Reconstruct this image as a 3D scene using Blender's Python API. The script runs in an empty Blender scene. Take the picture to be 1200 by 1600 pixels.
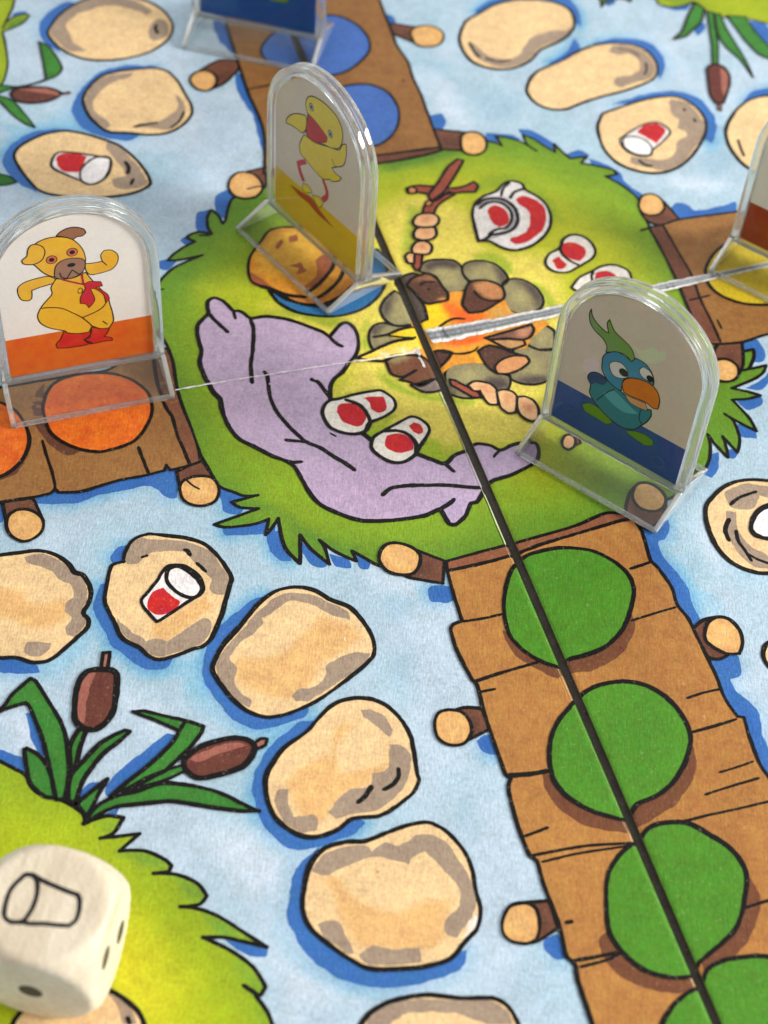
import bpy, math, random
import numpy as np
from mathutils import Vector
from mathutils.geometry import delaunay_2d_cdt

random.seed(7)
rng = np.random.default_rng(7)
MM = 0.001
scene = bpy.context.scene

# ------------------------------------------------------------------ camera
FOC, PITCH, ROLL, DIST = 2734.3, math.radians(51.09), math.radians(4.97), 327.96
FWD = np.array([0, math.cos(PITCH), -math.sin(PITCH)])
RT0 = np.array([1.0, 0, 0]); UP0 = np.array([0, math.sin(PITCH), math.cos(PITCH)])
RT = RT0 * math.cos(ROLL) + UP0 * math.sin(ROLL)
UP = -RT0 * math.sin(ROLL) + UP0 * math.cos(ROLL)
CAM = -FWD * DIST

def ground(px):
    """points of the photograph carried on to the table plane, in millimetres"""
    px = np.atleast_2d(np.asarray(px, float))
    d = FWD * FOC + np.outer(px[:, 0] - 600, RT) - np.outer(px[:, 1] - 800, UP)
    t = -CAM[2] / d[:, 2]
    return (CAM + d * t[:, None])[:, :2]

cam_data = bpy.data.cameras.new('camera')
cam = bpy.data.objects.new('camera', cam_data)
scene.collection.objects.link(cam)
from mathutils import Matrix
M = Matrix(((RT[0], UP[0], -FWD[0], CAM[0] * MM), (RT[1], UP[1], -FWD[1], CAM[1] * MM),
            (RT[2], UP[2], -FWD[2], CAM[2] * MM), (0, 0, 0, 1)))
cam.matrix_world = M
cam_data.sensor_fit = 'VERTICAL'
cam_data.sensor_height = 36
cam_data.sensor_width = 27
cam_data.lens = FOC / 1600 * 36
cam_data.clip_start = 0.01
cam_data.clip_end = 20
cam_data.dof.use_dof = True
cam_data.dof.focus_distance = 0.320
cam_data.dof.aperture_fstop = 18
scene.camera = cam

# ------------------------------------------------------------------ light
world = bpy.data.worlds.new('World'); scene.world = world; world.use_nodes = True
nt = world.node_tree; nt.nodes.clear()
wo = nt.nodes.new('ShaderNodeOutputWorld'); bg = nt.nodes.new('ShaderNodeBackground')
tc = nt.nodes.new('ShaderNodeTexCoord'); nz = nt.nodes.new('ShaderNodeTexNoise'); cr = nt.nodes.new('ShaderNodeValToRGB')
nz.inputs['Scale'].default_value = 3.2; nz.inputs['Detail'].default_value = 1.0
cr.color_ramp.elements[0].position = 0.47; cr.color_ramp.elements[0].color = (0.22, 0.21, 0.20, 1)
cr.color_ramp.elements[1].position = 0.62; cr.color_ramp.elements[1].color = (2.3, 2.28, 2.22, 1)
nt.links.new(tc.outputs['Generated'], nz.inputs['Vector']); nt.links.new(nz.outputs['Fac'], cr.inputs['Fac'])
nt.links.new(cr.outputs['Color'], bg.inputs['Color']); nt.links.new(bg.outputs['Background'], wo.inputs['Surface'])
bg.inputs['Strength'].default_value = 0.72

def area(name, az, el, dist, sx, sy, power, col):
    l = bpy.data.lights.new(name, 'AREA'); l.shape = 'RECTANGLE'; l.size = sx; l.size_y = sy; l.energy = power; l.color = col
    o = bpy.data.objects.new(name, l); scene.collection.objects.link(o)
    a, e = math.radians(az), math.radians(el)
    p = Vector((math.cos(a) * math.cos(e), math.sin(a) * math.cos(e), math.sin(e))) * dist
    o.location = p; o.rotation_euler = (-p).to_track_quat('-Z', 'Y').to_euler()
    return o
area('window_light', -6, 24, 0.95, 0.30, 0.30, 13.5, (1.0, 0.965, 0.90))
area('second_area_light', 68, 40, 1.1, 0.30, 0.24, 1.6, (0.93, 0.97, 1.0))  # weaker, cooler area light from the far side of the board

scene.view_settings.view_transform = 'Standard'
scene.view_settings.look = 'None'
scene.view_settings.exposure = -0.08
scene.view_settings.gamma = 1.0
scene.render.engine = 'CYCLES'
scene.cycles.use_denoising = True
scene.cycles.max_bounces = 14
scene.cycles.transmission_bounces = 12
scene.cycles.transparent_max_bounces = 16
scene.cycles.caustics_refractive = True
scene.cycles.caustics_reflective = False
scene.cycles.blur_glossy = 0.5
scene.cycles.sample_clamp_indirect = 6.0

# ------------------------------------------------------------------ colour and noise
def lin(c):
    c = np.asarray(c, float) / 255.0
    return np.where(c <= 0.04045, c / 12.92, ((c + 0.055) / 1.055) ** 2.4)

_tab = rng.random((256, 256))
def vnoise(x, y):
    xi = np.floor(x).astype(int); yi = np.floor(y).astype(int)
    fx = x - xi; fy = y - yi
    fx = fx * fx * (3 - 2 * fx); fy = fy * fy * (3 - 2 * fy)
    g = lambda a, b: _tab[a & 255, b & 255]
    return (g(xi, yi) * (1 - fx) + g(xi + 1, yi) * fx) * (1 - fy) + (g(xi, yi + 1) * (1 - fx) + g(xi + 1, yi + 1) * fx) * fy
def fbm(p, s, seed=0.0):
    x = p[:, 0] / s + seed * 17.3 + 500; y = p[:, 1] / s + seed * 9.1 + 500
    return (vnoise(x, y) * 0.55 + vnoise(x * 2.1, y * 2.1) * 0.3 + vnoise(x * 4.3, y * 4.3) * 0.15)

def P(s, ox=0, oy=0, k=1):
    a = np.array([[float(v) for v in t.split(',')] for t in s.split()])
    return a / k + np.array([ox, oy])

def smooth(p, closed, step=0.5, corner=62, soft=1.0):
    """Catmull-Rom through the traced points; sharp turns stay sharp. Returns points and corner flags."""
    p = np.asarray(p, float); n = len(p)
    tan = np.zeros_like(p); cor = np.zeros(n, bool)
    for i in range(n):
        if not closed and i in (0, n - 1):
            j = (1, 0) if i == 0 else (n - 1, n - 2)
            tan[i] = (p[j[0]] - p[j[1]]) * 0.5; continue
        a = p[i] - p[i - 1]; b = p[(i + 1) % n] - p[i]
        la, lb = np.hypot(*a) + 1e-9, np.hypot(*b) + 1e-9
        ang = math.degrees(math.acos(max(-1, min(1, float(a @ b) / la / lb))))
        if ang > corner: cor[i] = True; continue
        t = (a / la + b / lb); t = t / (np.hypot(*t) + 1e-9)
        tan[i] = t * min(la, lb) * soft
    out = []; fl = []
    for i in range(n if closed else n - 1):
        j = (i + 1) % n; a, b = p[i], p[j]; L = np.hypot(*(b - a))
        m = max(1, int(math.ceil(L / step)))
        for k in range(m):
            u = k / m
            h0 = 2*u**3 - 3*u**2 + 1; h1 = u**3 - 2*u**2 + u; h2 = -2*u**3 + 3*u**2; h3 = u**3 - u**2
            out.append(h0*a + h1*tan[i] + h2*b + h3*tan[j]); fl.append(k == 0 and cor[i])
    if not closed: out.append(p[-1]); fl.append(False)
    return np.array(out), np.array(fl)

def inside(pts, poly):
    r = np.zeros(len(pts), bool); x, y = pts[:, 0], pts[:, 1]
    q = np.roll(poly, -1, 0)
    for (x0, y0), (x1, y1) in zip(poly, q):
        if y0 == y1: continue
        c = (y0 > y) != (y1 > y)
        r ^= c & (x < (x1 - x0) * (y - y0) / (y1 - y0) + x0)
    return r
def edist(pts, poly):
    d = np.full(len(pts), 1e9); q = np.roll(poly, -1, 0)
    for a, b in zip(poly, q):
        ab = b - a; L = ab @ ab + 1e-12
        t = np.clip(((pts - a) @ ab) / L, 0, 1)
        d = np.minimum(d, np.hypot(*(pts - a - t[:, None] * ab).T))
    return d

# ------------------------------------------------------------------ the cuts and folds of the board
GL = ground([(589, 375), (1113, 1600)]); GR = ground([(594.5, 358), (1128, 1600)])
def line_field(a, b):
    d = (b - a) / np.hypot(*(b - a)); n = np.array([-d[1], d[0]])   # positive on the right-hand side of the picture
    if n[0] < 0: n = -n
    return a, n
La, Ln = line_field(*GL); Ra, Rn = line_field(*GR)
CUTS = [(La - Ln * 0.9, Ln), (La - Ln * 0.4, Ln), (La, Ln), (Ra, Rn), (Ra + Rn * 0.4, Rn), (Ra + Rn * 0.9, Rn)]
CR = ground([(660, 556), (262, 613)])          # crease of the left fold
cd = (CR[1] - CR[0]) / np.hypot(*(CR[1] - CR[0])); cn = np.array([-cd[1], cd[0]])

def height(x, y):
    q = np.stack([x, y], -1)
    s = (q - CR[0]) @ cn; t = (q - CR[0]) @ cd
    h = 0.42 * np.exp(-(s / 1.5) ** 2) * np.clip((t + 1.5) / 6, 0, 1)
    dl = -((q - La) @ Ln); dr = (q - Ra) @ Rn
    for d, dp in ((dl, 0.46), (dr, 0.16)):
        e = np.clip(d, 0, 0.9)
        drop = np.interp(e, [0, 0.4, 0.9], [-dp, -dp * 0.24, 0])
        h = h + np.where((d > -0.6) & (d < 0.9), drop, 0)
    return h

class Print:
    """coloured flat shapes gathered into one mesh"""
    def __init__(s): s.v = []; s.c = []; s.f = []
    def add(s, v, c, f):
        """v: Nx3, c: Nx3 linear, f: list of index tuples"""
        v = np.asarray(v, float); c = np.asarray(c, float)
        q = v[:, :2]
        sl = (q - La) @ Ln; sr = (q - Ra) @ Rn
        base = len(s.v)
        s.v += v.tolist(); s.c += c.tolist()
        near = (sl > -0.95) & (sr < 0.95)
        for face in f:
            a = [sl[i] for i in face]; b = [sr[i] for i in face]
            if max(a) <= -0.9 or min(b) >= 0.9:
                s.f.append([base + i for i in face]); continue
            polys = [([v[i] for i in face], [c[i] for i in face])]
            for ci, (o, n) in enumerate(CUTS):
                nxt = []
                for pv, pc in polys:
                    dd = [float((w[:2] - o) @ n) for w in pv]
                    for sg in (1, -1):
                        ov, oc = [], []
                        for k in range(len(pv)):
                            k2 = (k + 1) % len(pv)
                            d0, d1 = dd[k] * sg, dd[k2] * sg
                            if d0 >= 0: ov.append(pv[k]); oc.append(pc[k])
                            if (d0 > 1e-9 and d1 < -1e-9) or (d0 < -1e-9 and d1 > 1e-9):
                                t = d0 / (d0 - d1)
                                ov.append(pv[k] + (pv[k2] - pv[k]) * t); oc.append(pc[k] + (pc[k2] - pc[k]) * t)
                        if len(ov) >= 3: nxt.append((ov, oc))
                polys = nxt
            for pv, pc in polys:
                m = np.mean([w[:2] for w in pv], 0)
                if (m - La) @ Ln > 0 and (m - Ra) @ Rn < 0: continue
                A = 0.0
                for k in range(1, len(pv) - 1):
                    e1 = pv[k][:2] - pv[0][:2]; e2 = pv[k + 1][:2] - pv[0][:2]; A += e1[0] * e2[1] - e1[1] * e2[0]
                if abs(A) < 1e-7: continue
                b0 = len(s.v); s.v += [list(w) for w in pv]; s.c += [list(w) for w in pc]
                s.f.append(list(range(b0, b0 + len(pv))))
    def fill(s, poly, z, color, spacing=1.2, soft=(), feather_noise=0.5):
        lo, hi = poly.min(0), poly.max(0)
        gx = np.arange(lo[0] + spacing / 2, hi[0], spacing); gy = np.arange(lo[1] + spacing / 2, hi[1], spacing)
        pts = np.zeros((0, 2))
        if len(gx) and len(gy):
            g = np.stack(np.meshgrid(gx, gy), -1).reshape(-1, 2) + (rng.random((len(gx) * len(gy), 2)) - 0.5) * spacing * 0.3
            g = g[inside(g, poly)]
            if len(g): g = g[edist(g, poly) > spacing * 0.35]
            pts = g
        allp = [Vector(p) for p in poly] + [Vector(p) for p in pts]
        n = len(poly)
        r = delaunay_2d_cdt(allp, [], [list(range(n))], 1, 1e-6)
        q = np.array([tuple(p) for p in r[0]]); faces = [list(f) for f in r[2]]
        c = paint(q, color, soft, feather_noise)
        v = np.column_stack([q, np.full(len(q), z)])
        for f in faces:
            a, b, d = q[f[0]], q[f[1]], q[f[2]]
            if (b[0]-a[0])*(d[1]-a[1]) - (b[1]-a[1])*(d[0]-a[0]) < 0: f.reverse()
        s.add(v, c, faces)
    def ink(s, path, flags, w, z, color, closed, taper=False, rough=0.16):
        p = np.asarray(path); n = len(p)
        if n < 2: return
        nx = np.roll(p, -1, 0) - p
        if closed: tg = nx + (p - np.roll(p, 1, 0))
        else:
            tg = np.zeros_like(p); tg[:-1] = nx[:-1]; tg[-1] = nx[-2]; tg[1:-1] = p[2:] - p[:-2]
        tg = tg / (np.hypot(tg[:, 0], tg[:, 1])[:, None] + 1e-9); nm = np.stack([-tg[:, 1], tg[:, 0]], -1)
        hw = np.full(n, w / 2.0)
        r1 = fbm(p, 0.9, 1) - 0.5; r2 = fbm(p, 0.8, 2) - 0.5; big = fbm(p, 9, 3) - 0.5
        hl = hw * (1 + rough * 3 * r1 + 0.7 * big); hr = hw * (1 + rough * 3 * r2 + 0.7 * big)
        if taper:
            u = np.linspace(0, 1, n); L = n * 0.5
            t = np.clip(0.35 + np.minimum(u, 1 - u) * n * 0.5 / min(1.6, L * 0.35), 0.35, 1)
            hl *= t; hr *= t
        l = p + nm * hl[:, None]; r = p - nm * hr[:, None]
        col = lin(color) * np.ones((2 * n, 1))
        zz = z + rng.random(2 * n) * 0.003
        v = np.column_stack([np.vstack([l, r]), zz])
        f = []
        for i in range(n if closed else n - 1):
            j = (i + 1) % n; f.append([n + i, n + j, j, i])
        s.add(v, col, f)
        for i in np.where(flags)[0]:
            k = 9; a = np.linspace(0, 2 * math.pi, k, endpoint=False)
            d = np.column_stack([p[i][0] + np.cos(a) * w * 0.52, p[i][1] + np.sin(a) * w * 0.52, np.full(k, z + 0.004)])
            s.add(d, lin(color) * np.ones((k, 1)), [list(range(k))])
    def build(s, name, mat, parent=None, extra=None, hfun=height):
        v = np.array(s.v)
        if hfun is not None: v[:, 2] += hfun(v[:, 0], v[:, 1])
        me = bpy.data.meshes.new(name)
        me.from_pydata((v * MM).tolist(), [], s.f)
        at = me.color_attributes.new('Col', 'FLOAT_COLOR', 'POINT')
        c = np.column_stack([np.array(s.c), np.ones(len(v))])
        at.data.foreach_set('color', c.astype(np.float32).ravel())
        me.polygons.foreach_set('use_smooth', [True] * len(me.polygons))
        me.materials.append(mat); me.update()
        o = bpy.data.objects.new(name, me); scene.collection.objects.link(o)
        if parent: o.parent = parent
        return o

class Print2(Print):
    def add(s, v, c, f):
        b = len(s.v); s.v += np.asarray(v, float).tolist(); s.c += np.asarray(c, float).tolist()
        s.f += [[b + i for i in x] for x in f]

def paint(q, color, soft, fn=0.5):
    c = lin(color) * np.ones((len(q), 1))
    for item in soft:
        col, poly, fe = item[:3]; alpha = item[3] if len(item) > 3 else 1.0
        lo, hi = poly.min(0) - fe * 2, poly.max(0) + fe * 2
        m = np.where(((q > lo - 3) & (q < hi + 3)).all(1))[0]
        if not len(m): continue
        w = q[m] + np.stack([fbm(q[m], max(1.2, fe * 1.5), 5), fbm(q[m], max(1.2, fe * 1.5), 6)], -1) * fe * fn * 2 - fe * fn
        d = edist(w, poly); d = np.where(inside(w, poly), d, -d)
        a = np.clip((d + (item[4] if len(item) > 4 else 0)) / fe * 0.5 + 0.5, 0, 1); a = (a * a * (3 - 2 * a) * alpha)[:, None]
        c[m] = c[m] * (1 - a) + lin(col) * a
    return c

# ------------------------------------------------------------------ materials
def new_mat(name):
    m = bpy.data.materials.new(name); m.use_nodes = True; t = m.node_tree; t.nodes.clear()
    o = t.nodes.new('ShaderNodeOutputMaterial'); return m, t, o
def N(t, typ, **kw):
    n = t.nodes.new(typ)
    for k, v in kw.items():
        if k in n.inputs: n.inputs[k].default_value = v
        else: setattr(n, k, v)
    return n
def mathn(t, op, a, b=None):
    n = t.nodes.new('ShaderNodeMath'); n.operation = op
    for i, x in enumerate((a, b)):
        if x is None: continue
        if isinstance(x, (int, float)): n.inputs[i].default_value = x
        else: t.links.new(x, n.inputs[i])
    return n.outputs[0]

def print_material(name, rough=0.5, linen=0.5, grain=1.0, translucent=0.0, spec=0.4, coords='Object'):
    m, t, o = new_mat(name); L = t.links.new
    at = N(t, 'ShaderNodeAttribute', attribute_name='Col')
    tc = N(t, 'ShaderNodeTexCoord'); vec = tc.outputs[coords]
    n1 = N(t, 'ShaderNodeTexNoise', Scale=95.0, Detail=3.0, Roughness=0.6)      # wash mottling, about a centimetre
    n2 = N(t, 'ShaderNodeTexNoise', Scale=1500.0, Detail=2.0, Roughness=0.7)    # pencil-like grain
    n3 = N(t, 'ShaderNodeTexNoise', Scale=420.0, Detail=2.0)
    for n in (n1, n2, n3): L(vec, n.inputs['Vector'])
    a = mathn(t, 'MULTIPLY', mathn(t, 'SUBTRACT', n1.outputs['Fac'], 0.5), 0.42 * grain)
    b = mathn(t, 'MULTIPLY', mathn(t, 'SUBTRACT', n2.outputs['Fac'], 0.5), 0.7 * grain)
    c = mathn(t, 'MULTIPLY', mathn(t, 'SUBTRACT', n3.outputs['Fac'], 0.5), 0.34 * grain)
    # woven linen finish: short irregular threads running with the board
    mp = N(t, 'ShaderNodeMapping'); mp.inputs['Rotation'].default_value = (0, 0, math.radians(-24)); mp.inputs['Scale'].default_value = (1.0, 0.24, 1.0)
    mp2 = N(t, 'ShaderNodeMapping'); mp2.inputs['Rotation'].default_value = (0, 0, math.radians(-24)); mp2.inputs['Scale'].default_value = (0.3, 1.0, 1.0)
    L(vec, mp.inputs['Vector']); L(vec, mp2.inputs['Vector'])
    w1 = N(t, 'ShaderNodeTexNoise', Scale=3000.0, Detail=1.5, Roughness=0.6); w2 = N(t, 'ShaderNodeTexNoise', Scale=1700.0, Detail=1.0)
    L(mp.outputs['Vector'], w1.inputs['Vector']); L(mp2.outputs['Vector'], w2.inputs['Vector'])
    wv = mathn(t, 'ADD', mathn(t, 'MULTIPLY', w1.outputs['Fac'], 1.1), mathn(t, 'MULTIPLY', w2.outputs['Fac'], 0.45))
    wv = mathn(t, 'ADD', wv, mathn(t, 'MULTIPLY', n2.outputs['Fac'], 0.5))
    d = mathn(t, 'MULTIPLY', mathn(t, 'SUBTRACT', w1.outputs['Fac'], 0.5), 0.32 * linen * grain)
    val = mathn(t, 'ADD', mathn(t, 'ADD', mathn(t, 'ADD', a, b), mathn(t, 'ADD', c, d)), 1.0)
    sp = N(t, 'ShaderNodeTexNoise', Scale=2100.0, Detail=1.0); L(vec, sp.inputs['Vector'])
    fl = N(t, 'ShaderNodeMapRange'); fl.inputs['From Min'].default_value = 0.66; fl.inputs['From Max'].default_value = 0.78; L(sp.outputs['Fac'], fl.inputs['Value'])
    fm = N(t, 'ShaderNodeMix', data_type='RGBA'); L(mathn(t, 'MULTIPLY', fl.outputs[0], 0.13 * grain), fm.inputs['Factor']); L(at.outputs['Color'], fm.inputs['A']); fm.inputs['B'].default_value = (0.80, 0.76, 0.55, 1)
    hs = N(t, 'ShaderNodeHueSaturation'); L(fm.outputs['Result'], hs.inputs['Color']); L(val, hs.inputs['Value'])
    hue = mathn(t, 'ADD', mathn(t, 'MULTIPLY', mathn(t, 'SUBTRACT', n3.outputs['Fac'], 0.5), 0.03), 0.5); L(hue, hs.inputs['Hue'])
    bp = N(t, 'ShaderNodeBump', Strength=0.6 * linen, Distance=0.00013); L(wv, bp.inputs['Height'])
    pr = N(t, 'ShaderNodeBsdfPrincipled', Roughness=rough); pr.inputs['Specular IOR Level'].default_value = spec
    L(hs.outputs['Color'], pr.inputs['Base Color']); L(bp.outputs['Normal'], pr.inputs['Normal'])
    if translucent:
        tr = N(t, 'ShaderNodeBsdfTranslucent'); L(hs.outputs['Color'], tr.inputs['Color'])
        mx = N(t, 'ShaderNodeMixShader', Fac=translucent); L(pr.outputs[0], mx.inputs[1]); L(tr.outputs[0], mx.inputs[2]); L(mx.outputs[0], o.inputs[0])
    else: L(pr.outputs[0], o.inputs[0])
    return m
BOARD = print_material('printed_board', 0.55, 1.0, spec=0.22)
CARD = print_material('printed_card', 0.5, 0.0, 0.22, translucent=0.1, spec=0.2)
TAPE = print_material('fold_wear_and_sheen', 0.25, 0.2, 1.6, spec=0.6)

def flat_material(name, col, rough=0.6, noise=0.1, scale=400, bump=0.0):
    m, t, o = new_mat(name); L = t.links.new
    tc = N(t, 'ShaderNodeTexCoord'); n = N(t, 'ShaderNodeTexNoise', Scale=float(scale), Detail=4.0); L(tc.outputs['Object'], n.inputs['Vector'])
    hs = N(t, 'ShaderNodeHueSaturation'); hs.inputs['Color'].default_value = (*lin(col), 1)
    L(mathn(t, 'ADD', mathn(t, 'MULTIPLY', mathn(t, 'SUBTRACT', n.outputs['Fac'], 0.5), noise * 2), 1.0), hs.inputs['Value'])
    pr = N(t, 'ShaderNodeBsdfPrincipled', Roughness=rough); L(hs.outputs[0], pr.inputs['Base Color'])
    if bump:
        b = N(t, 'ShaderNodeBump', Strength=bump, Distance=0.0002); L(n.outputs['Fac'], b.inputs['Height']); L(b.outputs[0], pr.inputs['Normal'])
    L(pr.outputs[0], o.inputs[0]); return m

def clear_plastic(name, milky=0.2):
    m, t, o = new_mat(name); L = t.links.new
    g = N(t, 'ShaderNodeBsdfGlass', IOR=1.49, Roughness=0.02); g.inputs['Color'].default_value = (0.985, 0.995, 0.99, 1)
    tc = N(t, 'ShaderNodeTexCoord'); n = N(t, 'ShaderNodeTexNoise', Scale=260.0, Detail=2.0); L(tc.outputs['Object'], n.inputs['Vector'])
    b = N(t, 'ShaderNodeBump', Strength=0.10, Distance=0.0004); L(n.outputs['Fac'], b.inputs['Height']); L(b.outputs[0], g.inputs['Normal'])
    # moulded edges scatter a little of the light inside them
    df = N(t, 'ShaderNodeBsdfDiffuse'); df.inputs['Color'].default_value = (0.9, 0.9, 0.9, 1); tl = N(t, 'ShaderNodeBsdfTranslucent'); tl.inputs['Color'].default_value = (0.9, 0.9, 0.9, 1)
    m1 = N(t, 'ShaderNodeMixShader', Fac=0.6); L(df.outputs[0], m1.inputs[1]); L(tl.outputs[0], m1.inputs[2])
    n2 = N(t, 'ShaderNodeTexNoise', Scale=90.0, Detail=2.0); L(tc.outputs['Object'], n2.inputs['Vector'])
    m2 = N(t, 'ShaderNodeMixShader'); L(mathn(t, 'MULTIPLY', n2.outputs['Fac'], milky), m2.inputs[0]); L(g.outputs[0], m2.inputs[1]); L(m1.outputs[0], m2.inputs[2])
    L(m2.outputs[0], o.inputs[0]); return m
def clear_sheet(name):
    """thin clear sheet: lets light straight through and reflects a little of the room"""
    m, t, o = new_mat(name); L = t.links.new
    tr = N(t, 'ShaderNodeBsdfTransparent'); tr.inputs['Color'].default_value = (0.965, 0.972, 0.968, 1)
    tc = N(t, 'ShaderNodeTexCoord'); n = N(t, 'ShaderNodeTexNoise', Scale=120.0, Detail=3.0); L(tc.outputs['Object'], n.inputs['Vector'])
    rr = mathn(t, 'ADD', mathn(t, 'MULTIPLY', n.outputs['Fac'], 0.10), 0.03)
    gl = N(t, 'ShaderNodeBsdfGlossy'); L(rr, gl.inputs['Roughness'])
    ge = N(t, 'ShaderNodeNewGeometry'); dp = N(t, 'ShaderNodeVectorMath'); dp.operation = 'DOT_PRODUCT'; L(ge.outputs['Incoming'], dp.inputs[0]); L(ge.outputs['Normal'], dp.inputs[1])
    fc = mathn(t, 'POWER', mathn(t, 'SUBTRACT', 1.0, mathn(t, 'ABSOLUTE', dp.outputs['Value'])), 5.0)
    mx = N(t, 'ShaderNodeMixShader'); L(mathn(t, 'ADD', mathn(t, 'MULTIPLY', fc, 0.8), 0.03), mx.inputs[0]); L(tr.outputs[0], mx.inputs[1]); L(gl.outputs[0], mx.inputs[2])
    L(mx.outputs[0], o.inputs[0]); return m
PLASTIC = clear_plastic('clear_plastic', 0.3); EDGE = clear_plastic('clear_plastic_edge', 0.5); EDGE2 = clear_plastic('clear_plastic_ridge', 0.4); SHEET = clear_sheet('clear_plastic_sheet')

def empty(name, loc=(0, 0, 0), rz=0.0, label=None, cat=None, group=None):
    o = bpy.data.objects.new(name, None); scene.collection.objects.link(o)
    o.location = [x * MM for x in loc]; o.rotation_euler = (0, 0, rz); o.empty_display_size = 0.01
    if label: o['label'] = label
    if cat: o['category'] = cat
    if group: o['group'] = group
    return o

# ------------------------------------------------------------------ table and board
def box(name, mat, x0, x1, y0, y1, z0, z1, parent=None):
    v = [(x, y, z) for x in (x0, x1) for y in (y0, y1) for z in (z0, z1)]
    f = [(0, 1, 3, 2), (4, 6, 7, 5), (0, 4, 5, 1), (2, 3, 7, 6), (0, 2, 6, 4), (1, 5, 7, 3)]
    me = bpy.data.meshes.new(name); me.from_pydata((np.array(v) * MM).tolist(), [], f); me.materials.append(mat); me.update()
    o = bpy.data.objects.new(name, me); scene.collection.objects.link(o)
    if parent: o.parent = parent
    return o
tb = box('table_top', flat_material('dark_table', (74, 66, 60), 0.45, 0.3, 60, 0.2), -700, 700, -600, 900, -30, -2.6)
tb['kind'] = 'structure'

board = empty('game_board', (0, 0, -2.5), 0, 'folding picture board of stepping stones, wooden bridges and a campfire island in pale blue water', 'game board')
board.location = (0, 0, 0)
INK = (12, 9, 8)
LV = 0.035                     # height of one printed layer in mm

def motif(name, level, outline, color, patches=(), soft=(), inks=(), w=0.8, spacing=1.5, parent=None, mat=None, close_ink=True, colink=INK, corner=62):
    """a printed picture: fill, soft washes, crisp patches and pen lines"""
    pr = Print(); z = 0.02 + level * LV
    g = ground(outline); sp, fl = smooth(g, True, 0.7, corner)
    pr.fill(sp, z, color, spacing, [(c, smooth(ground(p), True, 1.0)[0], f, *r) for c, p, f, *r in soft])
    for i, (c, p) in enumerate(patches):
        q, _ = smooth(ground(p), True, 0.6)
        q = q + (np.stack([fbm(q, 1.6, 7), fbm(q, 1.6, 8)], -1) - 0.5) * 0.7
        pr.fill(q, z + 0.007 + 0.003 * (i % 4), c, 1.6)
    if close_ink and w: pr.ink(sp, fl, w * 0.9, z + 0.022, colink, True)
    for k in inks:
        ww, p = k[:2]; q, f2 = smooth(ground(p), False, 0.3)
        pr.ink(q, f2, ww, z + 0.024, k[2] if len(k) > 2 else colink, False, taper=True)
    return pr.build(name, mat or BOARD, parent or board)

# ---- colours of the print
GRAY = (162, 141, 122); STONE = (232, 198, 148); ORG = (225, 174, 108); BLUE = (56, 108, 178); CYAN = (140, 192, 216)
WATER = (172, 197, 214); RED = (196, 34, 40); WHITE = (232, 226, 224); GRASS = (106, 146, 38); PLANK = (170, 118, 62); DPLANK = (128, 78, 52)
DISC = (76, 134, 34); LEAF = (44, 108, 38); LEND = (218, 166, 102); LBODY = (112, 70, 52); LILAC = (184, 163, 192); OLIVE = (142, 132, 96)
SHB = (112, 68, 44)

# ---- panels of the board (their own face carries the pale blue water)
def ext(a, b, t): return a + (b - a) / np.hypot(*(b - a)) * t
X0 = ground([(660, 548)])[0]
dD = (GL[1] - GL[0]) / np.hypot(*(GL[1] - GL[0])); rB = ground([(664, 526), (1110, 436)]); dR = (rB[1] - rB[0]) / np.hypot(*(rB[1] - rB[0])); dL = cd
def proj_on(a, n, p): return p - n * ((p - a) @ n)
lc = proj_on(La, Ln, X0); rc = proj_on(Ra, Rn, X0)
UPL, DN, RGT, LFT = 215.0, 205.0, 175.0, 165.0
water_soft = []
def ws(col, s, fe, al=1.0): water_soft.append((col, smooth(ground(P(s)), True, 1.5)[0], fe, al))
for s in ["600,930 625,915 648,940 640,985 660,1010 655,1045 625,1062 612,1040 630,1000 606,965",
          "735,150 780,140 815,165 800,190 760,185", "1090,240 1120,230 1150,250 1130,275 1095,270",
          "800,1500 835,1500 845,1530 815,1555 795,1535", "1060,860 1090,870 1110,905 1080,900 1050,880",
          "710,1260 740,1250 765,1290 750,1320 720,1300", "610,1060 650,1055 655,1075 620,1075",
          "700,1520 770,1510 780,1540 730,1550", "480,1560 520,1550 540,1580 500,1600 470,1590",
          "160,250 230,235 300,250 330,290 280,300 200,280", "330,180 370,170 385,215 350,240 320,215",
          "1150,900 1200,905 1200,940 1160,930", "650,60 690,90 720,130 690,140 650,110", "940,90 1000,40 1040,30 1020,60 970,75"]:
    ws((156, 188, 208), s, 1.3, 0.75)
for s in ["285,1030 310,1060 345,1110 340,1130 300,1105 285,1070", "475,1335 440,1355 416,1385 414,1430 430,1475 470,1520 520,1550 600,1562 640,1555 560,1530 470,1470 440,1400",
          "143,930 146,975 165,1012 200,1038 240,1060 290,1050 335,1012 300,1030 240,1035 180,990 160,930",
          "-30,1040 30,1062 80,1058 125,1030 142,1000 138,980 110,1005 60,1035 0,1040",
          "405,1100 440,1140 500,1128 480,1110", "318,1000 300,1040 320,1090 350,1120 330,1060 325,1010",
          "480,1120 430,1150 400,1190 388,1235 400,1280 425,1310 400,1240 425,1180 470,1140",
          "724,1490 735,1475 748,1470 740,1490 722,1510", "250,940 240,1000 255,1010", "1070,920 1110,960 1140,970 1120,930",
          "-10,190 20,215 60,190 110,205 120,160 90,170 60,200", "110,95 170,108 230,95 260,105 200,118 150,115",
          "1030,70 1055,95 1050,130 1030,135 1040,100", "900,70 925,100 905,105 885,85", "1110,190 1135,180 1130,230 1100,245",
          "1185,850 1150,900 1200,915", "60,1065 100,1050 100,1070"]:
    ws((138, 190, 216), s, 0.9, 0.7)
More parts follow.
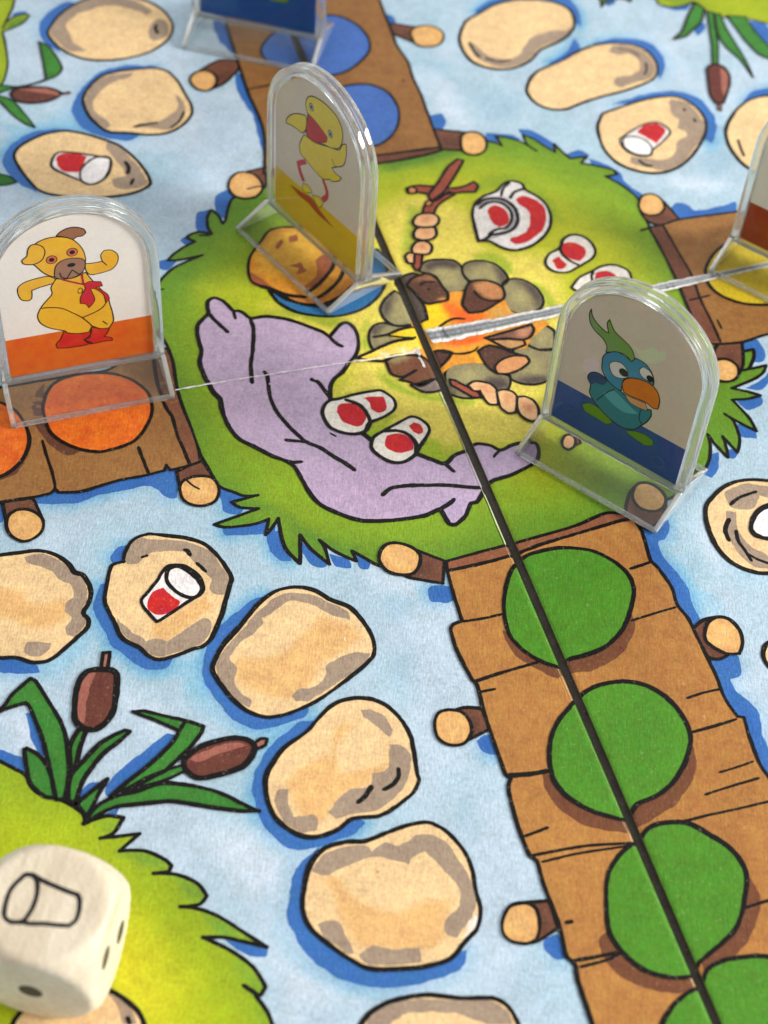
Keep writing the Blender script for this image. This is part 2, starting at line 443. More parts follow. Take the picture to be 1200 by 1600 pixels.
for s in ["180,1070 290,1130 330,1170 300,1175 200,1110", "420,1310 460,1400 440,1440 400,1400 340,1350 330,1300", "560,1550 400,1500 440,1560 470,1600 420,1600",
          "60,90 90,110 120,120 110,95 80,85", "650,110 700,130 740,200 720,200 670,150", "270,100 300,150 380,140 340,170 300,220",
          "1040,280 1100,300 1130,290 1060,270", "1080,790 1100,860 1130,900 1110,840", "0,1110 60,1130 90,1200 30,1180", "560,900 640,900 690,950 600,910"]:
    ws((202, 216, 232), s, 3.0, 0.9)

HALOS = ["-20,1022 0,1026 25,1028 55,1038 62,1050 40,1053 0,1050 -20,1042",
 "170,912 158,912 148,940 150,965 162,985 172,1007 195,1024 228,1046 262,1044 270,1030 240,1026 200,995 182,975 168,945",
 "175,865 188,854 202,852 198,878 182,886 172,876",
 "418,932 400,934 368,958 335,990 318,1030 320,1062 336,1092 365,1125 400,1139 445,1133 477,1117 484,1098 430,1115 385,1100 350,1070 340,1040 365,990 405,950",
 "490,1126 466,1130 430,1160 405,1195 394,1227 404,1270 424,1305 455,1326 500,1323 552,1304 570,1288 555,1275 520,1292 480,1300 435,1275 420,1240 425,1200 455,1165 492,1140",
 "500,1322 462,1358 452,1398 447,1430 460,1462 490,1502 540,1534 600,1543 650,1539 702,1523 728,1503 730,1485 700,1492 640,1508 560,1503 505,1463 480,1425 483,1370",
 "115,202 60,204 25,220 5,243 7,264 30,287 58,300 45,275 28,245 55,218", "250,103 190,103 150,117 124,145 111,170 124,196 155,212 200,220 222,208 170,202 145,180 135,155 158,122 205,112",
 "100,4 70,24 61,45 69,67 95,82 82,52 96,25 125,5", "742,18 768,0 830,-9 885,-5 903,16 907,42 896,30 885,16 840,4 780,10 750,24",
 "899,60 880,84 858,98 870,102 905,82", "925,68 970,59 1012,65 1034,85 1039,106 1030,124 1022,105 1010,85 980,74",
 "955,163 1000,149 1050,142 1087,151 1112,174 1120,196 1112,224 1098,215 1100,190 1082,168 1050,156 1000,162",
 "1160,158 1178,141 1215,136 1215,152 1175,160",
 "55,786 60,770 130,760 230,738 268,728 278,740 277,778 264,779 250,770 238,760 200,765 150,775 110,787",
 "-40,785 8,785 4,815 -10,818 -40,820", "335,760 350,762 385,772 390,782 372,803 352,800 346,782",
 "990,825 1042,808 1046,825 1040,841 1028,848 1031,862 1066,905 1081,940 1093,967 1092,980 1075,975 1050,935 1010,880",
 "1100,1025 1150,1022 1158,1036 1156,1055 1141,1062 1151,1080 1176,1100 1190,1130 1193,1152 1206,1180 1225,1270 1190,1210 1160,1130 1125,1085 1105,1050",
 "668,922 675,915 705,915 710,935 690,943 672,938", "746,1155 762,1148 778,1150 778,1180 755,1176", "850,1470 872,1460 886,1497 868,1498 855,1488",
 "345,822 400,814 430,810 428,831 395,836 352,836", "416,832 440,828 450,865 456,876 440,876 424,862", "470,848 495,865 512,880 505,887 488,884 474,866",
 "515,866 545,875 547,888 525,886", "558,868 582,876 576,889 560,886", "336,308 355,296 366,308 355,345 340,335", "308,333 328,326 330,362 310,362 305,346",
 "281,375 295,366 308,382 288,382", "248,408 278,402 266,421 250,420", "758,208 800,211 815,218 780,220 772,226 760,219", "810,201 830,204 864,222 870,234 850,230 820,216",
 "884,242 905,234 922,243 896,252", "918,247 962,264 978,285 1004,305 998,314 960,294 928,264", "672,180 690,177 697,190 692,204 678,202", "600,22 612,24 619,36 608,42",
 "1045,335 1058,317 1075,321 1085,330 1150,316 1150,342 1065,352", "1156,536 1184,531 1195,548 1191,564 1175,566 1178,550 1160,552", "1165,607 1195,590 1205,565 1203,597 1187,610",
 "1150,626 1190,618 1191,630 1168,640", "1150,662 1182,672 1181,686 1160,682", "1138,703 1154,706 1145,717 1133,714", "1104,712 1123,707 1123,732 1112,747 1102,742",
 "366,112 380,120 402,175 414,205 414,262 405,217 392,177 371,142", "333,28 352,40 373,98 356,76 340,60", "-40,1165 0,1172 37,1187 42,1210 0,1190 -40,1186",
 "40,1115 50,1115 74,1180 64,1180 48,1152", "163,1238 174,1214 220,1178 262,1146 274,1150 242,1192 192,1232 172,1246", "120,1250 138,1224 156,1221 134,1252",
 "158,1274 186,1262 182,1273 166,1280", "352,1468 418,1482 416,1493 395,1495 364,1482", "1085,48 1100,34 1103,45 1090,56", "1026,10 1070,17 1078,8 1060,6 1040,10",
 "1172,33 1197,38 1207,60 1200,78 1183,62", "940,-4 960,-8 962,6 948,10", "22,20 42,18 44,26 20,36", "548,40 556,30 562,44"]
for h_ in HALOS[:24]:
    q = smooth(ground(P(h_)), True, 1.2)[0]; m_ = q.mean(0)
    water_soft.append(((128, 184, 212), q, 1.1, 0.8, 1.9)); water_soft.append(((104, 160, 208), q, 0.7, 0.7, 0.7))
def panel(corners):
    pr = Print(); c = np.array(corners)
    cen = c.mean(0)
    pts = []
    for i in range(4):
        a, b = c[i], c[(i + 1) % 4]; m = int(np.hypot(*(b - a)) / 1.2)
        for k in range(m): pts.append(a + (b - a) * k / m)
    pts = np.array(pts)
    vis = ground([(-160, -120), (1360, -120), (1360, 1720), (-160, 1720)])
    lo, hi = c.min(0), c.max(0)
    def grid(sp):
        g = np.stack(np.meshgrid(np.arange(lo[0], hi[0], sp), np.arange(lo[1], hi[1], sp)), -1).reshape(-1, 2)
        g = g + (rng.random(g.shape) - 0.5) * sp * 0.2
        g = g[inside(g, c)]; return g[edist(g, c) > 0.45]
    fine = grid(0.95); fine = fine[inside(fine, vis)]
    coarse = grid(4.0); coarse = coarse[~inside(coarse, vis)]
    q = np.vstack([pts, fine, coarse]); n = len(pts)
    r = delaunay_2d_cdt([Vector(p) for p in q], [], [list(range(n))], 1, 1e-6)
    q = np.array([tuple(p) for p in r[0]]); f = [list(x) for x in r[2]]
    for x in f:
        a, b, d = q[x[0]], q[x[1]], q[x[2]]
        if (b[0]-a[0])*(d[1]-a[1]) - (b[1]-a[1])*(d[0]-a[0]) < 0: x.reverse()
    col = paint(q, WATER, water_soft, 0.8)
    a1 = np.clip((fbm(q, 26, 11) - 0.44) * 6, 0, 1)[:, None]; col = col * (1 - 0.6 * a1) + lin((190, 206, 223)) * 0.6 * a1
    a2 = np.clip((fbm(q, 13, 12) - 0.55) * 9, 0, 1)[:, None]; col = col * (1 - 0.35 * a2) + lin((160, 192, 210)) * 0.35 * a2
    pr.add(np.column_stack([q, np.zeros(len(q))]), col, f)
    # grey board core below the paper
    ed = lin((92, 84, 76)); b0 = len(pr.v)
    m = len(pts); hh = height(pts[:, 0], pts[:, 1])
    area2 = np.sum(c[:, 0] * np.roll(c[:, 1], -1) - np.roll(c[:, 0], -1) * c[:, 1])
    ring = pts if area2 > 0 else pts[::-1]
    for p in ring: pr.v.append([p[0], p[1], 0.0]); pr.c.append(list(ed))
    for p in ring: pr.v.append([p[0], p[1], -2.5 - float(height(p[0], p[1]))]); pr.c.append(list(ed * 0.8))
    for i in range(m):
        j = (i + 1) % m; pr.f.append([b0 + m + i, b0 + m + j, b0 + j, b0 + i])
    o = pr.build('board_panel', BOARD, board)
    return o
panel([lc, lc - dD * UPL, lc - dD * UPL + dL * LFT, lc + dL * LFT])
panel([lc, lc + dL * LFT, lc + dL * LFT + dD * DN, lc + dD * DN])
panel([rc, rc + dD * DN, rc + dD * DN + dR * RGT, rc + dR * RGT])
panel([rc, rc + dR * RGT, rc + dR * RGT - dD * UPL, rc - dD * UPL])

# ---- the darker blue strokes of water beside stones, posts and grass: one printed wash
for i, s in enumerate(HALOS):
    q, _ = smooth(ground(P(s)), True, 0.6, 80)
    q = q + (np.stack([fbm(q, 2.0, 7), fbm(q, 2.0, 8)], -1) - 0.5) * 0.8
    halo = Print(); halo.fill(q, 0.012 + 0.002 * (i % 4), BLUE, 1.0, [((36, 88, 168), smooth(ground(P(s)), True, 1.2)[0] * 0.5 + smooth(ground(P(s)), True, 1.2)[0].mean(0) * 0.5, 1.5, 0.5)])
    halo.build('printed_water_stroke', BOARD, board)

# ---- grassy island in the middle
ISL = P("385,300 362,312 352,345 348,350 340,336 330,328 324,340 325,356 331,366 310,363 295,368 292,372 305,378 290,385 272,397 262,407 278,407 316,399 290,410 270,420 252,437 240,455 240,500 262,542 270,565 277,610 285,635 297,665 311,705 327,735 343,760 365,769 382,775 403,774 362,785 375,793 404,795 335,820 350,824 380,822 402,818 420,811 415,836 425,825 435,810 440,840 448,860 469,881 469,836 485,857 515,882 507,855 499,844 520,860 540,870 557,877 550,861 570,872 592,884 650,888 700,884 760,872 840,845 940,815 1000,795 1060,772 1092,737 1100,735 1108,719 1110,700 1106,679 1117,694 1137,715 1135,700 1129,682 1152,707 1156,687 1146,658 1132,647 1158,662 1182,674 1171,654 1144,625 1171,623 1188,618 1167,612 1143,607 1175,594 1192,583 1197,571 1181,575 1160,579 1169,577 1178,558 1177,546 1160,550 1150,540 1110,536 1040,400 1010,345 996,310 972,290 946,276 964,273 958,266 935,260 908,255 917,245 891,248 879,238 866,225 867,238 850,228 833,217 817,211 824,226 838,236 812,221 790,215 775,213 784,228 772,223 755,221 690,228 600,248 500,262 412,270")
motif('printed_grass_island', 1, ISL, (96, 138, 36), w=0.75, spacing=0.9, corner=50,
  soft=[((142, 168, 30), P("330,420 420,330 600,262 760,235 900,262 1000,330 1060,470 1080,600 1060,700 960,760 800,800 600,850 480,830 360,740 300,620 280,500"), 7, 0.75),
        ((188, 192, 34), P("440,440 600,285 720,262 860,310 960,380 1000,450 960,500 900,640 880,740 780,720 640,660 540,640 420,520 340,450"), 8, 0.9),
        ((226, 208, 92), P("590,440 600,330 660,300 730,330 760,390 860,400 880,450 900,500 860,540 850,620 845,680 780,690 690,700 640,680 520,620 540,580 480,510 420,480 500,480 560,470"), 3.5, 0.95),
        ((150, 178, 40), P("640,320 668,330 640,420 628,390"), 1.0, 0.7), ((142, 172, 30), P("735,400 770,395 800,415 800,430 760,412"), 0.8, 0.8), ((142, 172, 30), P("815,438 850,450 868,480 850,500 850,465"), 0.8, 0.8),
        ((150, 178, 36), P("580,495 565,515 566,545 580,548 572,520"), 0.7, 0.9), ((150, 178, 36), P("592,575 600,598 625,612 650,622 690,628 740,632 745,625 690,618 650,612 610,590"), 0.8, 0.9),
        ((156, 176, 36), P("520,622 570,608 600,608 590,618 540,628"), 0.6, 0.8), ((150, 172, 34), P("575,672 615,648 625,645 600,668 582,684"), 0.5, 0.9), ((150, 172, 34), P("655,700 668,685 690,690 690,715 665,716"), 0.8, 0.9),
        ((140, 166, 34), P("415,488 470,498 500,508 520,515 535,505 550,505 530,495 470,480"), 0.8, 0.8), ((130, 160, 34), P("730,305 760,275 820,278 860,310 880,350 860,340 830,290 770,295"), 1.5, 0.7),
        ((74, 120, 44), P("600,252 700,232 720,240 640,262 600,268"), 1.5, 0.7), ((82, 128, 46), P("340,795 430,800 480,850 560,870 560,858 480,830 420,790 360,785"), 1.6, 0.7),
        ((122, 160, 34), P("350,740 450,760 560,830 700,830 740,800 600,820 500,800 430,740 360,700"), 2.5, 0.6)],
  inks=[(0.5, P("240,440 250,452 258,452")), (0.5, P("330,368 310,368")), (0.5, P("1083,505 1092,505"))])

# ---- grass tussocks at the edges of the picture
motif('printed_grass_bank', 1, P("-60,1185 -20,1183 0,1190 20,1200 40,1212 48,1228 60,1240 100,1252 130,1272 133,1287 150,1280 167,1275 193,1278 177,1302 157,1310 178,1308 218,1303 187,1330 227,1330 260,1345 268,1353 264,1362 240,1365 277,1367 310,1382 323,1400 313,1413 282,1417 317,1422 350,1437 390,1463 417,1480 350,1465 317,1465 363,1487 397,1513 415,1543 407,1555 400,1557 417,1580 425,1600 445,1650 450,1720 -90,1720 -90,1300"),
  (146, 170, 30), w=0.8, spacing=0.9, corner=50,
  soft=[((178, 192, 24), P("-40,1260 60,1270 180,1350 260,1440 330,1540 360,1640 300,1700 -60,1700"), 6, 0.9), ((206, 200, 40), P("150,1440 230,1460 280,1540 270,1640 200,1600 170,1560"), 6, 0.9),
        ((96, 148, 56), P("187,1330 240,1338 268,1355 262,1360 230,1350"), 1.2, 0.8), ((100, 150, 56), P("270,1370 310,1384 321,1400 312,1410 290,1395"), 1.6, 0.8),
        ((96, 148, 56), P("320,1425 380,1460 400,1473 340,1462"), 1.6, 0.8), ((110, 154, 50), P("370,1500 400,1520 412,1545 402,1552 385,1535"), 1.6, 0.8), ((120, 160, 44), P("150,1285 190,1280 180,1300 160,1302"), 1.2, 0.7),
        ((120, 160, 44), P("395,1560 420,1590 430,1640 410,1610"), 1.6, 0.7)],
  inks=[(0.8, P("378,1538 390,1546 405,1557"))])
motif('printed_grass_bank', 1, P("-60,-60 26,-60 24,-10 20,12 8,36 14,32 26,25 42,22 46,25 36,36 16,46 4,50 9,72 12,100 7,124 0,134 -60,150"), (138, 160, 24), w=0.6, corner=50,
  soft=[((84, 128, 40), P("5,40 44,22 36,36 12,50"), 1.0), ((160, 176, 30), P("-60,0 10,0 0,60 8,110 -60,120"), 3)], inks=[(0.5, P("8,36 4,46"))])
motif('printed_grass_bank', 1, P("1010,-60 1024,-4 1028,6 1045,11 1065,10 1084,3 1100,14 1106,20 1140,29 1170,30 1200,37 1260,42 1300,40 1300,-90 1010,-90"), (156, 172, 20), w=0.6, corner=50,
  soft=[((120, 148, 30), P("1024,-10 1060,10 1100,14 1060,-10"), 3)])
motif('printed_grass_bank', 1, P("925,-60 938,2 940,12 946,4 972,-2 985,4 1000,-60"), (70, 96, 40), w=0.5)
motif('printed_reed_leaf', 1, P("-30,262 0,272 15,276 26,285 12,289 0,290 -30,292"), LEAF, w=0.6)

# ---- stepping stones
def stone(outline, patches=(), orange=(), inks=(), w=0.95, cup=None, warm=STONE, extra_soft=()):
    o = motif('printed_stepping_stone', 2, outline, warm, [(GRAY, p) for p in patches], [(ORG, p, 0.7, 0.75) for p in orange] + list(extra_soft), inks, w, 0.8 if orange else 1.6)
    if cup is not None:
        co, red, mouth, wd = cup
        c = motif('printed_cup', 4, co, WHITE, [(RED, red), ((238, 233, 234), mouth)], inks=[], w=wd, parent=o)
        pr = Print(); q, f = smooth(ground(mouth), True, 0.4); pr.ink(q, f, wd * 0.9, 0.02 + 4 * LV + 0.026, INK, True); pr.build('printed_cup_rim', BOARD, o)
    return o
stone(P("75,52 83,36 95,22 112,10 130,1 155,-6 185,-8 215,-2 238,6 256,18 268,34 270,46 264,60 248,74 225,85 195,92 165,95 135,93 110,85 90,72"),
  [P("78,50 84,36 100,18 125,4 160,-4 195,-3 222,6 238,18 230,24 205,14 175,9 145,14 120,24 104,36 103,42 108,52 112,62 122,72 135,80 110,80 92,68"), P("236,40 246,30 258,32 264,48 255,60 238,64 233,56")],
  inks=[(0.9, P("245,38 243,45 247,54"))], w=0.8)
stone(P("130,160 132,148 145,130 162,118 185,112 210,109 240,107 260,111 276,125 288,145 299,165 299,180 285,196 262,208 235,211 200,208 170,206 150,193 137,178"),
  [P("132,159 135,148 147,131 165,120 190,115 207,114 203,122 180,127 160,140 148,155 146,168 154,180 168,188 172,196 165,201 148,189 137,175"), P("272,148 283,155 290,172 282,190 262,203 235,200 212,201 215,194 245,191 262,183 275,172 277,160")],
  inks=[(0.6, P("208,199 225,195 248,192")), (0.6, P("266,201 280,190 288,174"))], w=0.8)
stone(P("22,243 30,230 48,219 70,210 100,205 125,208 155,216 185,227 200,238 215,252 230,272 235,287 228,294 205,303 170,308 120,309 80,304 60,297 45,282 30,262"),
  [P("166,222 190,232 205,248 222,268 231,286 222,292 195,296 178,292 176,280 196,276 190,262 180,248 168,236")],
  inks=[(0.8, P("195,252 201,262 199,273")), (0.7, P("209,279 204,290"))], w=0.8,
  cup=(P("80,258 84,246 92,239 120,240 172,248 174,254 170,272 158,284 142,289 128,284 85,265"), P("88,250 94,242 115,240 137,245 130,258 122,270 105,270 92,263"), P("126,280 126,268 135,256 150,247 168,246 173,251 170,268 160,282 142,289 130,286"), 0.6))
stone(P("718,62 722,45 730,32 748,22 770,9 800,1 835,0 865,4 888,14 897,30 896,44 885,58 868,68 845,78 832,92 815,103 790,109 765,107 740,98 725,82"),
  [P("892,40 884,48 868,48 848,52 832,58 820,72 812,85 795,93 770,90 752,80 742,70 733,66 737,78 745,91 768,102 792,106 815,100 831,89 845,75 868,65 886,55")],
  inks=[(0.7, P("733,66 740,80 750,90")), (0.6, P("758,91 778,97 798,94"))], w=0.85)
stone(P("828,152 823,142 828,125 840,112 862,102 880,94 905,80 930,71 960,68 990,71 1010,80 1024,96 1027,112 1020,124 1000,134 970,144 935,153 905,163 885,171 860,171 838,162"),
  [P("955,72 985,72 1008,82 1022,98 1024,112 1012,124 990,130 970,138 960,134 962,122 985,118 1000,108 998,96 985,86 965,86 952,82")],
  inks=[(0.5, P("965,76 985,80 999,88")), (0.6, P("1009,98 1010,110 1006,118"))], w=0.85)
stone(P("938,185 942,178 970,168 1000,158 1030,152 1058,152 1080,162 1095,176 1103,192 1102,208 1090,232 1070,255 1045,268 1018,271 990,266 965,255 945,235 936,212 934,198"),
  [P("1048,155 1075,162 1092,180 1101,195 1098,212 1085,232 1065,256 1040,266 1010,262 985,255 985,245 1010,248 1040,250 1055,238 1058,222 1075,212 1070,205 1058,200 1060,188 1050,178 1045,165")],
  inks=[(0.9, P("1068,170 1071,174")), (0.9, P("1084,186 1087,191")), (0.7, P("997,250 1008,258 1020,260"))], w=0.85,
  cup=(P("970,217 1000,198 1022,192 1036,196 1047,207 1035,222 1020,235 1017,243 1002,245 985,240 974,232 969,222"), P("995,205 1008,196 1025,193 1040,204 1038,212 1026,225 1016,220 1005,213"), P("974,216 990,214 1008,220 1019,233 1016,243 1000,243 985,238 974,228"), 0.6))
stone(P("1134,205 1140,188 1155,168 1175,155 1200,150 1230,152 1250,170 1255,200 1240,240 1215,265 1185,270 1165,260 1150,245 1138,225"), inks=[(0.6, P("1153,218 1157,232 1163,245"))], w=0.85)
stone(P("1102,805 1104,790 1115,775 1130,762 1150,753 1180,750 1215,756 1240,780 1250,820 1245,860 1225,885 1200,896 1170,892 1140,877 1120,855 1108,830"),
  [P("1133,770 1150,760 1180,757 1215,765 1210,780 1185,775 1180,792 1160,796 1140,792"), P("1136,800 1150,800 1153,825 1170,850 1200,870 1210,890 1180,886 1160,870 1140,845 1133,820")],
  inks=[(0.7, P("1140,790 1155,778 1183,768")), (0.8, P("1140,810 1133,828 1140,847")), (0.7, P("1150,828 1153,845 1165,862 1175,878")), (0.6, P("1167,865 1185,875 1205,882"))],
  cup=(P("1173,830 1176,810 1188,795 1205,788 1240,790 1240,850 1200,843 1180,838"), P("1215,800 1235,800 1232,838 1215,835"), P("1174,828 1178,810 1190,797 1205,792 1208,815 1204,842 1190,840"), 0.8))
stone(P("1192,1020 1200,1005 1230,1000 1240,1030 1225,1050 1205,1045 1196,1035"))
stone(P("-60,900 -45,880 -20,872 0,868 30,864 62,861 88,868 108,882 117,895 128,898 140,915 142,928 138,945 130,958 138,968 137,980 120,997 100,1015 75,1033 50,1035 25,1028 0,1028 -30,1020 -50,1000 -65,960 -68,930"),
  [P("37,870 62,866 85,872 105,885 116,898 126,902 137,920 137,935 128,952 133,962 134,975 118,995 104,993 103,980 112,968 103,955 105,942 113,935 112,915 95,908 82,895 65,885 42,880"), P("38,1015 42,1005 60,1003 80,1006 78,1015 65,1025 45,1025")],
  orange=[P("0,918 35,925 45,940 70,945 100,935 108,955 102,970 80,978 50,982 25,970 -10,960 -20,935")])
stone(P("165,925 172,890 176,883 193,878 195,865 205,847 215,840 232,835 265,838 295,842 322,852 345,875 360,898 362,905 355,930 345,965 330,998 318,1010 300,1015 275,1025 248,1031 232,1025 218,1012 192,998 180,975 164,942"),
  [P("196,868 206,849 220,842 260,844 300,849 325,861 345,885 357,905 350,930 338,930 328,922 332,905 318,893 300,875 285,862 260,862 235,865 215,880 200,882"), P("183,965 195,980 212,992 228,1003 242,998 262,1003 275,995 300,975 318,965 330,972 326,995 312,1008 280,1018 248,1026 230,1019 215,1007 195,995 184,978")],
  orange=[P("236,978 270,962 320,930 332,948 300,975 262,1002 240,995")],
  inks=[(0.8, P("220,872 232,868")), (0.7, P("286,859 293,861 298,870")), (0.6, P("306,879 315,887 323,895"))],
  cup=(P("250,900 262,886 275,884 290,886 312,903 318,922 312,930 300,937 250,970 245,972 225,950 221,938 228,930 248,905"), P("230,940 240,925 256,920 265,930 280,940 278,950 262,958 245,962 232,952"), P("260,903 264,890 278,886 292,892 310,908 315,922 305,934 290,933 275,925 263,912"), 0.8))
stone(P("332,1046 335,1034 349,1008 375,979 404,944 431,924 460,918 489,922 518,938 547,950 568,973 582,997 584,1023 559,1049 521,1078 489,1099 448,1116 419,1121 390,1113 367,1096 349,1075 337,1058"),
  [P("337,1040 352,1015 378,985 407,953 437,930 483,928 518,943 544,956 547,970 512,959 489,946 454,940 434,950 422,962 410,965 413,973 396,991 372,1008 359,1029 370,1043 365,1067 393,1096 390,1107 367,1093 349,1070"),
   P("457,1090 466,1078 492,1072 509,1055 508,1043 530,1029 559,1020 578,1020 574,1032 536,1062 483,1094 463,1097")],
  orange=[P("437,1023 472,991 501,962 548,978 566,997 530,1020 500,1040 488,1064 451,1092 400,1080 370,1062 368,1030")],
  inks=[(0.35, P("538,996 540,1002"), (245, 232, 200))])
stone(P("415,1217 420,1203 443,1170 480,1143 503,1117 527,1098 560,1091 593,1097 620,1117 640,1147 647,1177 652,1210 655,1218 647,1237 620,1260 593,1275 550,1280 527,1297 500,1307 473,1307 447,1293 430,1277 418,1250"),
  [P("563,1110 580,1110 600,1120 613,1140 608,1152 597,1143 580,1127 567,1118"), P("607,1163 627,1165 642,1183 637,1217 613,1250 587,1268 547,1273 527,1281 512,1270 527,1253 547,1233 573,1232 583,1220 582,1208 597,1205 608,1197"),
   P("435,1232 450,1232 450,1257 460,1277 487,1273 497,1283 493,1299 470,1301 443,1283 428,1250")],
  orange=[P("520,1150 530,1131 556,1131 527,1163 530,1207 560,1205 600,1195 607,1180 610,1160 615,1190 590,1212 565,1230 530,1250 510,1277 493,1290 465,1265 447,1223 480,1193 520,1180")],
  inks=[(0.8, P("557,1256 570,1245 582,1227")), (0.8, P("597,1235 613,1227 623,1212 622,1199"))])
stone(P("473,1420 476,1384 485,1351 506,1327 539,1316 569,1315 608,1300 644,1288 671,1286 698,1300 725,1330 737,1357 743,1390 751,1423 746,1450 725,1474 704,1498 668,1510 614,1515 575,1513 545,1498 515,1477 485,1450"),
  [P("488,1363 500,1342 530,1325 572,1321 581,1330 602,1318 626,1322 650,1306 680,1306 701,1321 719,1348 734,1369 744,1411 734,1438 713,1465 698,1459 695,1444 719,1411 715,1384 692,1357 662,1331 647,1339 638,1350 605,1342 581,1340 539,1354 509,1369"),
   P("497,1444 512,1438 530,1441 541,1465 554,1489 539,1489 509,1465"), P("560,1492 581,1480 614,1484 656,1480 659,1504 620,1508 575,1507")],
  orange=[P("497,1369 533,1372 539,1390 569,1411 620,1426 662,1408 704,1408 697,1438 695,1465 668,1484 560,1478 533,1438 521,1396")],
  extra_soft=[((246, 242, 238), P("736,1440 749,1428 746,1448 726,1466"), 0.4)], inks=[(0.5, P("589,1361 591,1364"), (206, 160, 110))])
stone(P("560,1610 572,1590 585,1578 610,1565 640,1558 670,1555 720,1560 770,1560 790,1570 805,1590 815,1620 800,1700 700,1730 600,1710 560,1660"),
  [P("575,1592 600,1572 640,1562 700,1563 770,1566 795,1582 800,1600 760,1600 735,1590 690,1582 640,1583 610,1600 600,1640 570,1640")])
stone(P("60,1560 120,1540 150,1540 170,1547 193,1560 217,1583 225,1600 230,1650 200,1700 100,1700 20,1650 20,1600"), [P("165,1552 185,1572 190,1600 213,1600 205,1578 190,1562")], inks=[(0.8, P("198,1588 204,1602"))])

# ---- reeds
def leaf(s, **k): return motif('printed_reed_leaf', 4, P(s), LEAF, w=k.pop('w', 0.85), corner=45, soft=[((70, 140, 52), P(s), 1.5, 0.6)], **k)
leaf("-20,1125 5,1105 20,1085 48,1061 55,1064 75,1095 93,1125 101,1145 106,1175 108,1210 101,1250 88,1250 80,1210 75,1190 68,1160 55,1125 45,1103 40,1099 20,1105 0,1112")
leaf("38,1172 42,1170 60,1180 72,1195 80,1215 86,1247 70,1245 48,1225 43,1205 40,1190")
leaf("125,1138 135,1142 125,1170 118,1200 111,1207 109,1170 117,1150")
leaf("107,1252 110,1215 130,1190 160,1160 195,1142 203,1144 185,1160 160,1180 140,1205 128,1225 118,1256")
leaf("120,1257 140,1240 168,1218 155,1240 145,1260 135,1277")
leaf("175,1246 200,1232 240,1211 289,1195 293,1203 260,1219 215,1232 188,1243", w=0.6)
leaf("208,1113 225,1112 260,1120 292,1127 318,1136 315,1145 300,1165 285,1180 258,1205 245,1211 190,1240 172,1246 200,1222 240,1190 270,1160 280,1143 245,1127 215,1116", inks=[(0.8, P("280,1143 290,1127"))])
leaf("131,1288 150,1262 180,1245 215,1237 250,1225 290,1227 330,1235 360,1247 385,1260 405,1268 380,1268 330,1262 270,1253 220,1257 180,1262 150,1276")
def cattail(o, hl, tip, w=1.2, base=(104, 56, 46)):
    c = motif('printed_cattail', 5, P(o), base, [((160, 98, 84), P(hl))] if hl else [], w=w)
    motif('printed_cattail_tip', 5, P(tip), (160, 104, 92), w=w * 0.6, parent=c)
cattail("137,1050 148,1047 175,1048 183,1055 182,1080 178,1110 165,1130 150,1140 130,1139 118,1125 117,1100 122,1070 130,1055", "129,1065 140,1051 150,1051 138,1085 132,1132 123,1125 122,1090", "158,1046 161,1021 172,1020 168,1047")
cattail("287,1190 293,1182 315,1167 343,1158 373,1154 393,1160 398,1170 390,1188 373,1202 340,1212 312,1217 300,1213 290,1203", "297,1188 320,1174 370,1160 388,1165 350,1177 310,1191", "397,1163 408,1155 417,1156 415,1165 400,1172")
leaf("-25,160 -20,140 0,134 30,136 60,129 72,124 70,112 66,90 61,66 75,72 92,95 97,108 90,118 72,126 45,134 15,140 0,146", w=0.55, inks=[(0.5, P("70,112 72,122"))])
leaf("-20,150 5,152 22,160 40,180 55,200 40,194 20,180 0,160", w=0.5)
cattail("17,148 25,140 45,137 75,138 92,143 97,147 90,153 70,160 45,162 25,158", "30,142 60,139 88,144 92,150 60,145", "96,146 108,144 110,147 97,149", 0.7, (96, 52, 44))
leaf("1086,4 1075,25 1065,50 1052,62 1070,58 1085,45 1096,34 1100,14", w=0.6)
leaf("1104,18 1108,45 1112,75 1113,100 1122,100 1122,70 1118,45 1115,20", w=0.5)
leaf("1117,22 1122,55 1135,75 1155,92 1165,105 1177,122 1165,95 1150,70 1135,45 1125,22", w=0.5)
leaf("1135,25 1150,45 1165,65 1185,85 1200,92 1225,100 1200,72 1180,50 1165,27", w=0.5)
cattail("1105,108 1112,102 1128,104 1138,115 1140,130 1135,150 1130,162 1118,162 1110,150 1107,135", "1126,106 1136,116 1137,135 1131,152 1127,130", "1122,163 1121,172 1127,174 1127,163", 0.8, (98, 48, 40))

# ---- posts that hold the bridges
def post(circ, body, crack=None, w=0.75):
    o = motif('printed_post', 3, P(body), LBODY, soft=[((78, 48, 38), P(body) * 0.5 + P(body).mean(0) * 0.5 + np.array([0, 6]), 1.2, 0.7)], w=w)
    motif('printed_post_end', 5, P(circ), LEND, soft=[((232, 188, 126), P(circ) * 0.6 + P(circ).mean(0) * 0.4, 1.2, 0.5)], w=w, parent=o, inks=[(0.45, P(crack))] if crack else [])
post("592,872 597,858 608,850 625,850 645,857 656,868 655,885 645,897 625,899 605,893 595,882", "630,852 655,862 694,877 692,912 640,903 628,896")
post("679,1130 685,1115 700,1110 720,1113 732,1125 737,1142 730,1158 718,1165 700,1164 684,1153", "708,1112 725,1106 757,1108 764,1140 735,1155 715,1162")
post("784,1448 788,1430 800,1415 825,1412 838,1422 843,1445 838,1468 825,1475 800,1472 788,1462", "820,1411 858,1408 872,1450 843,1470 822,1475")
post("1101,995 1105,975 1120,965 1138,968 1155,985 1160,1005 1155,1022 1135,1022 1115,1012 1104,1003", "1083,985 1103,968 1120,966 1140,1022 1125,1030 1108,1028 1094,1012")
post("988,772 995,758 1010,755 1030,765 1040,780 1035,795 1020,800 1000,795 990,783", "978,800 984,770 995,758 1040,790 1034,812 1012,828 990,815")
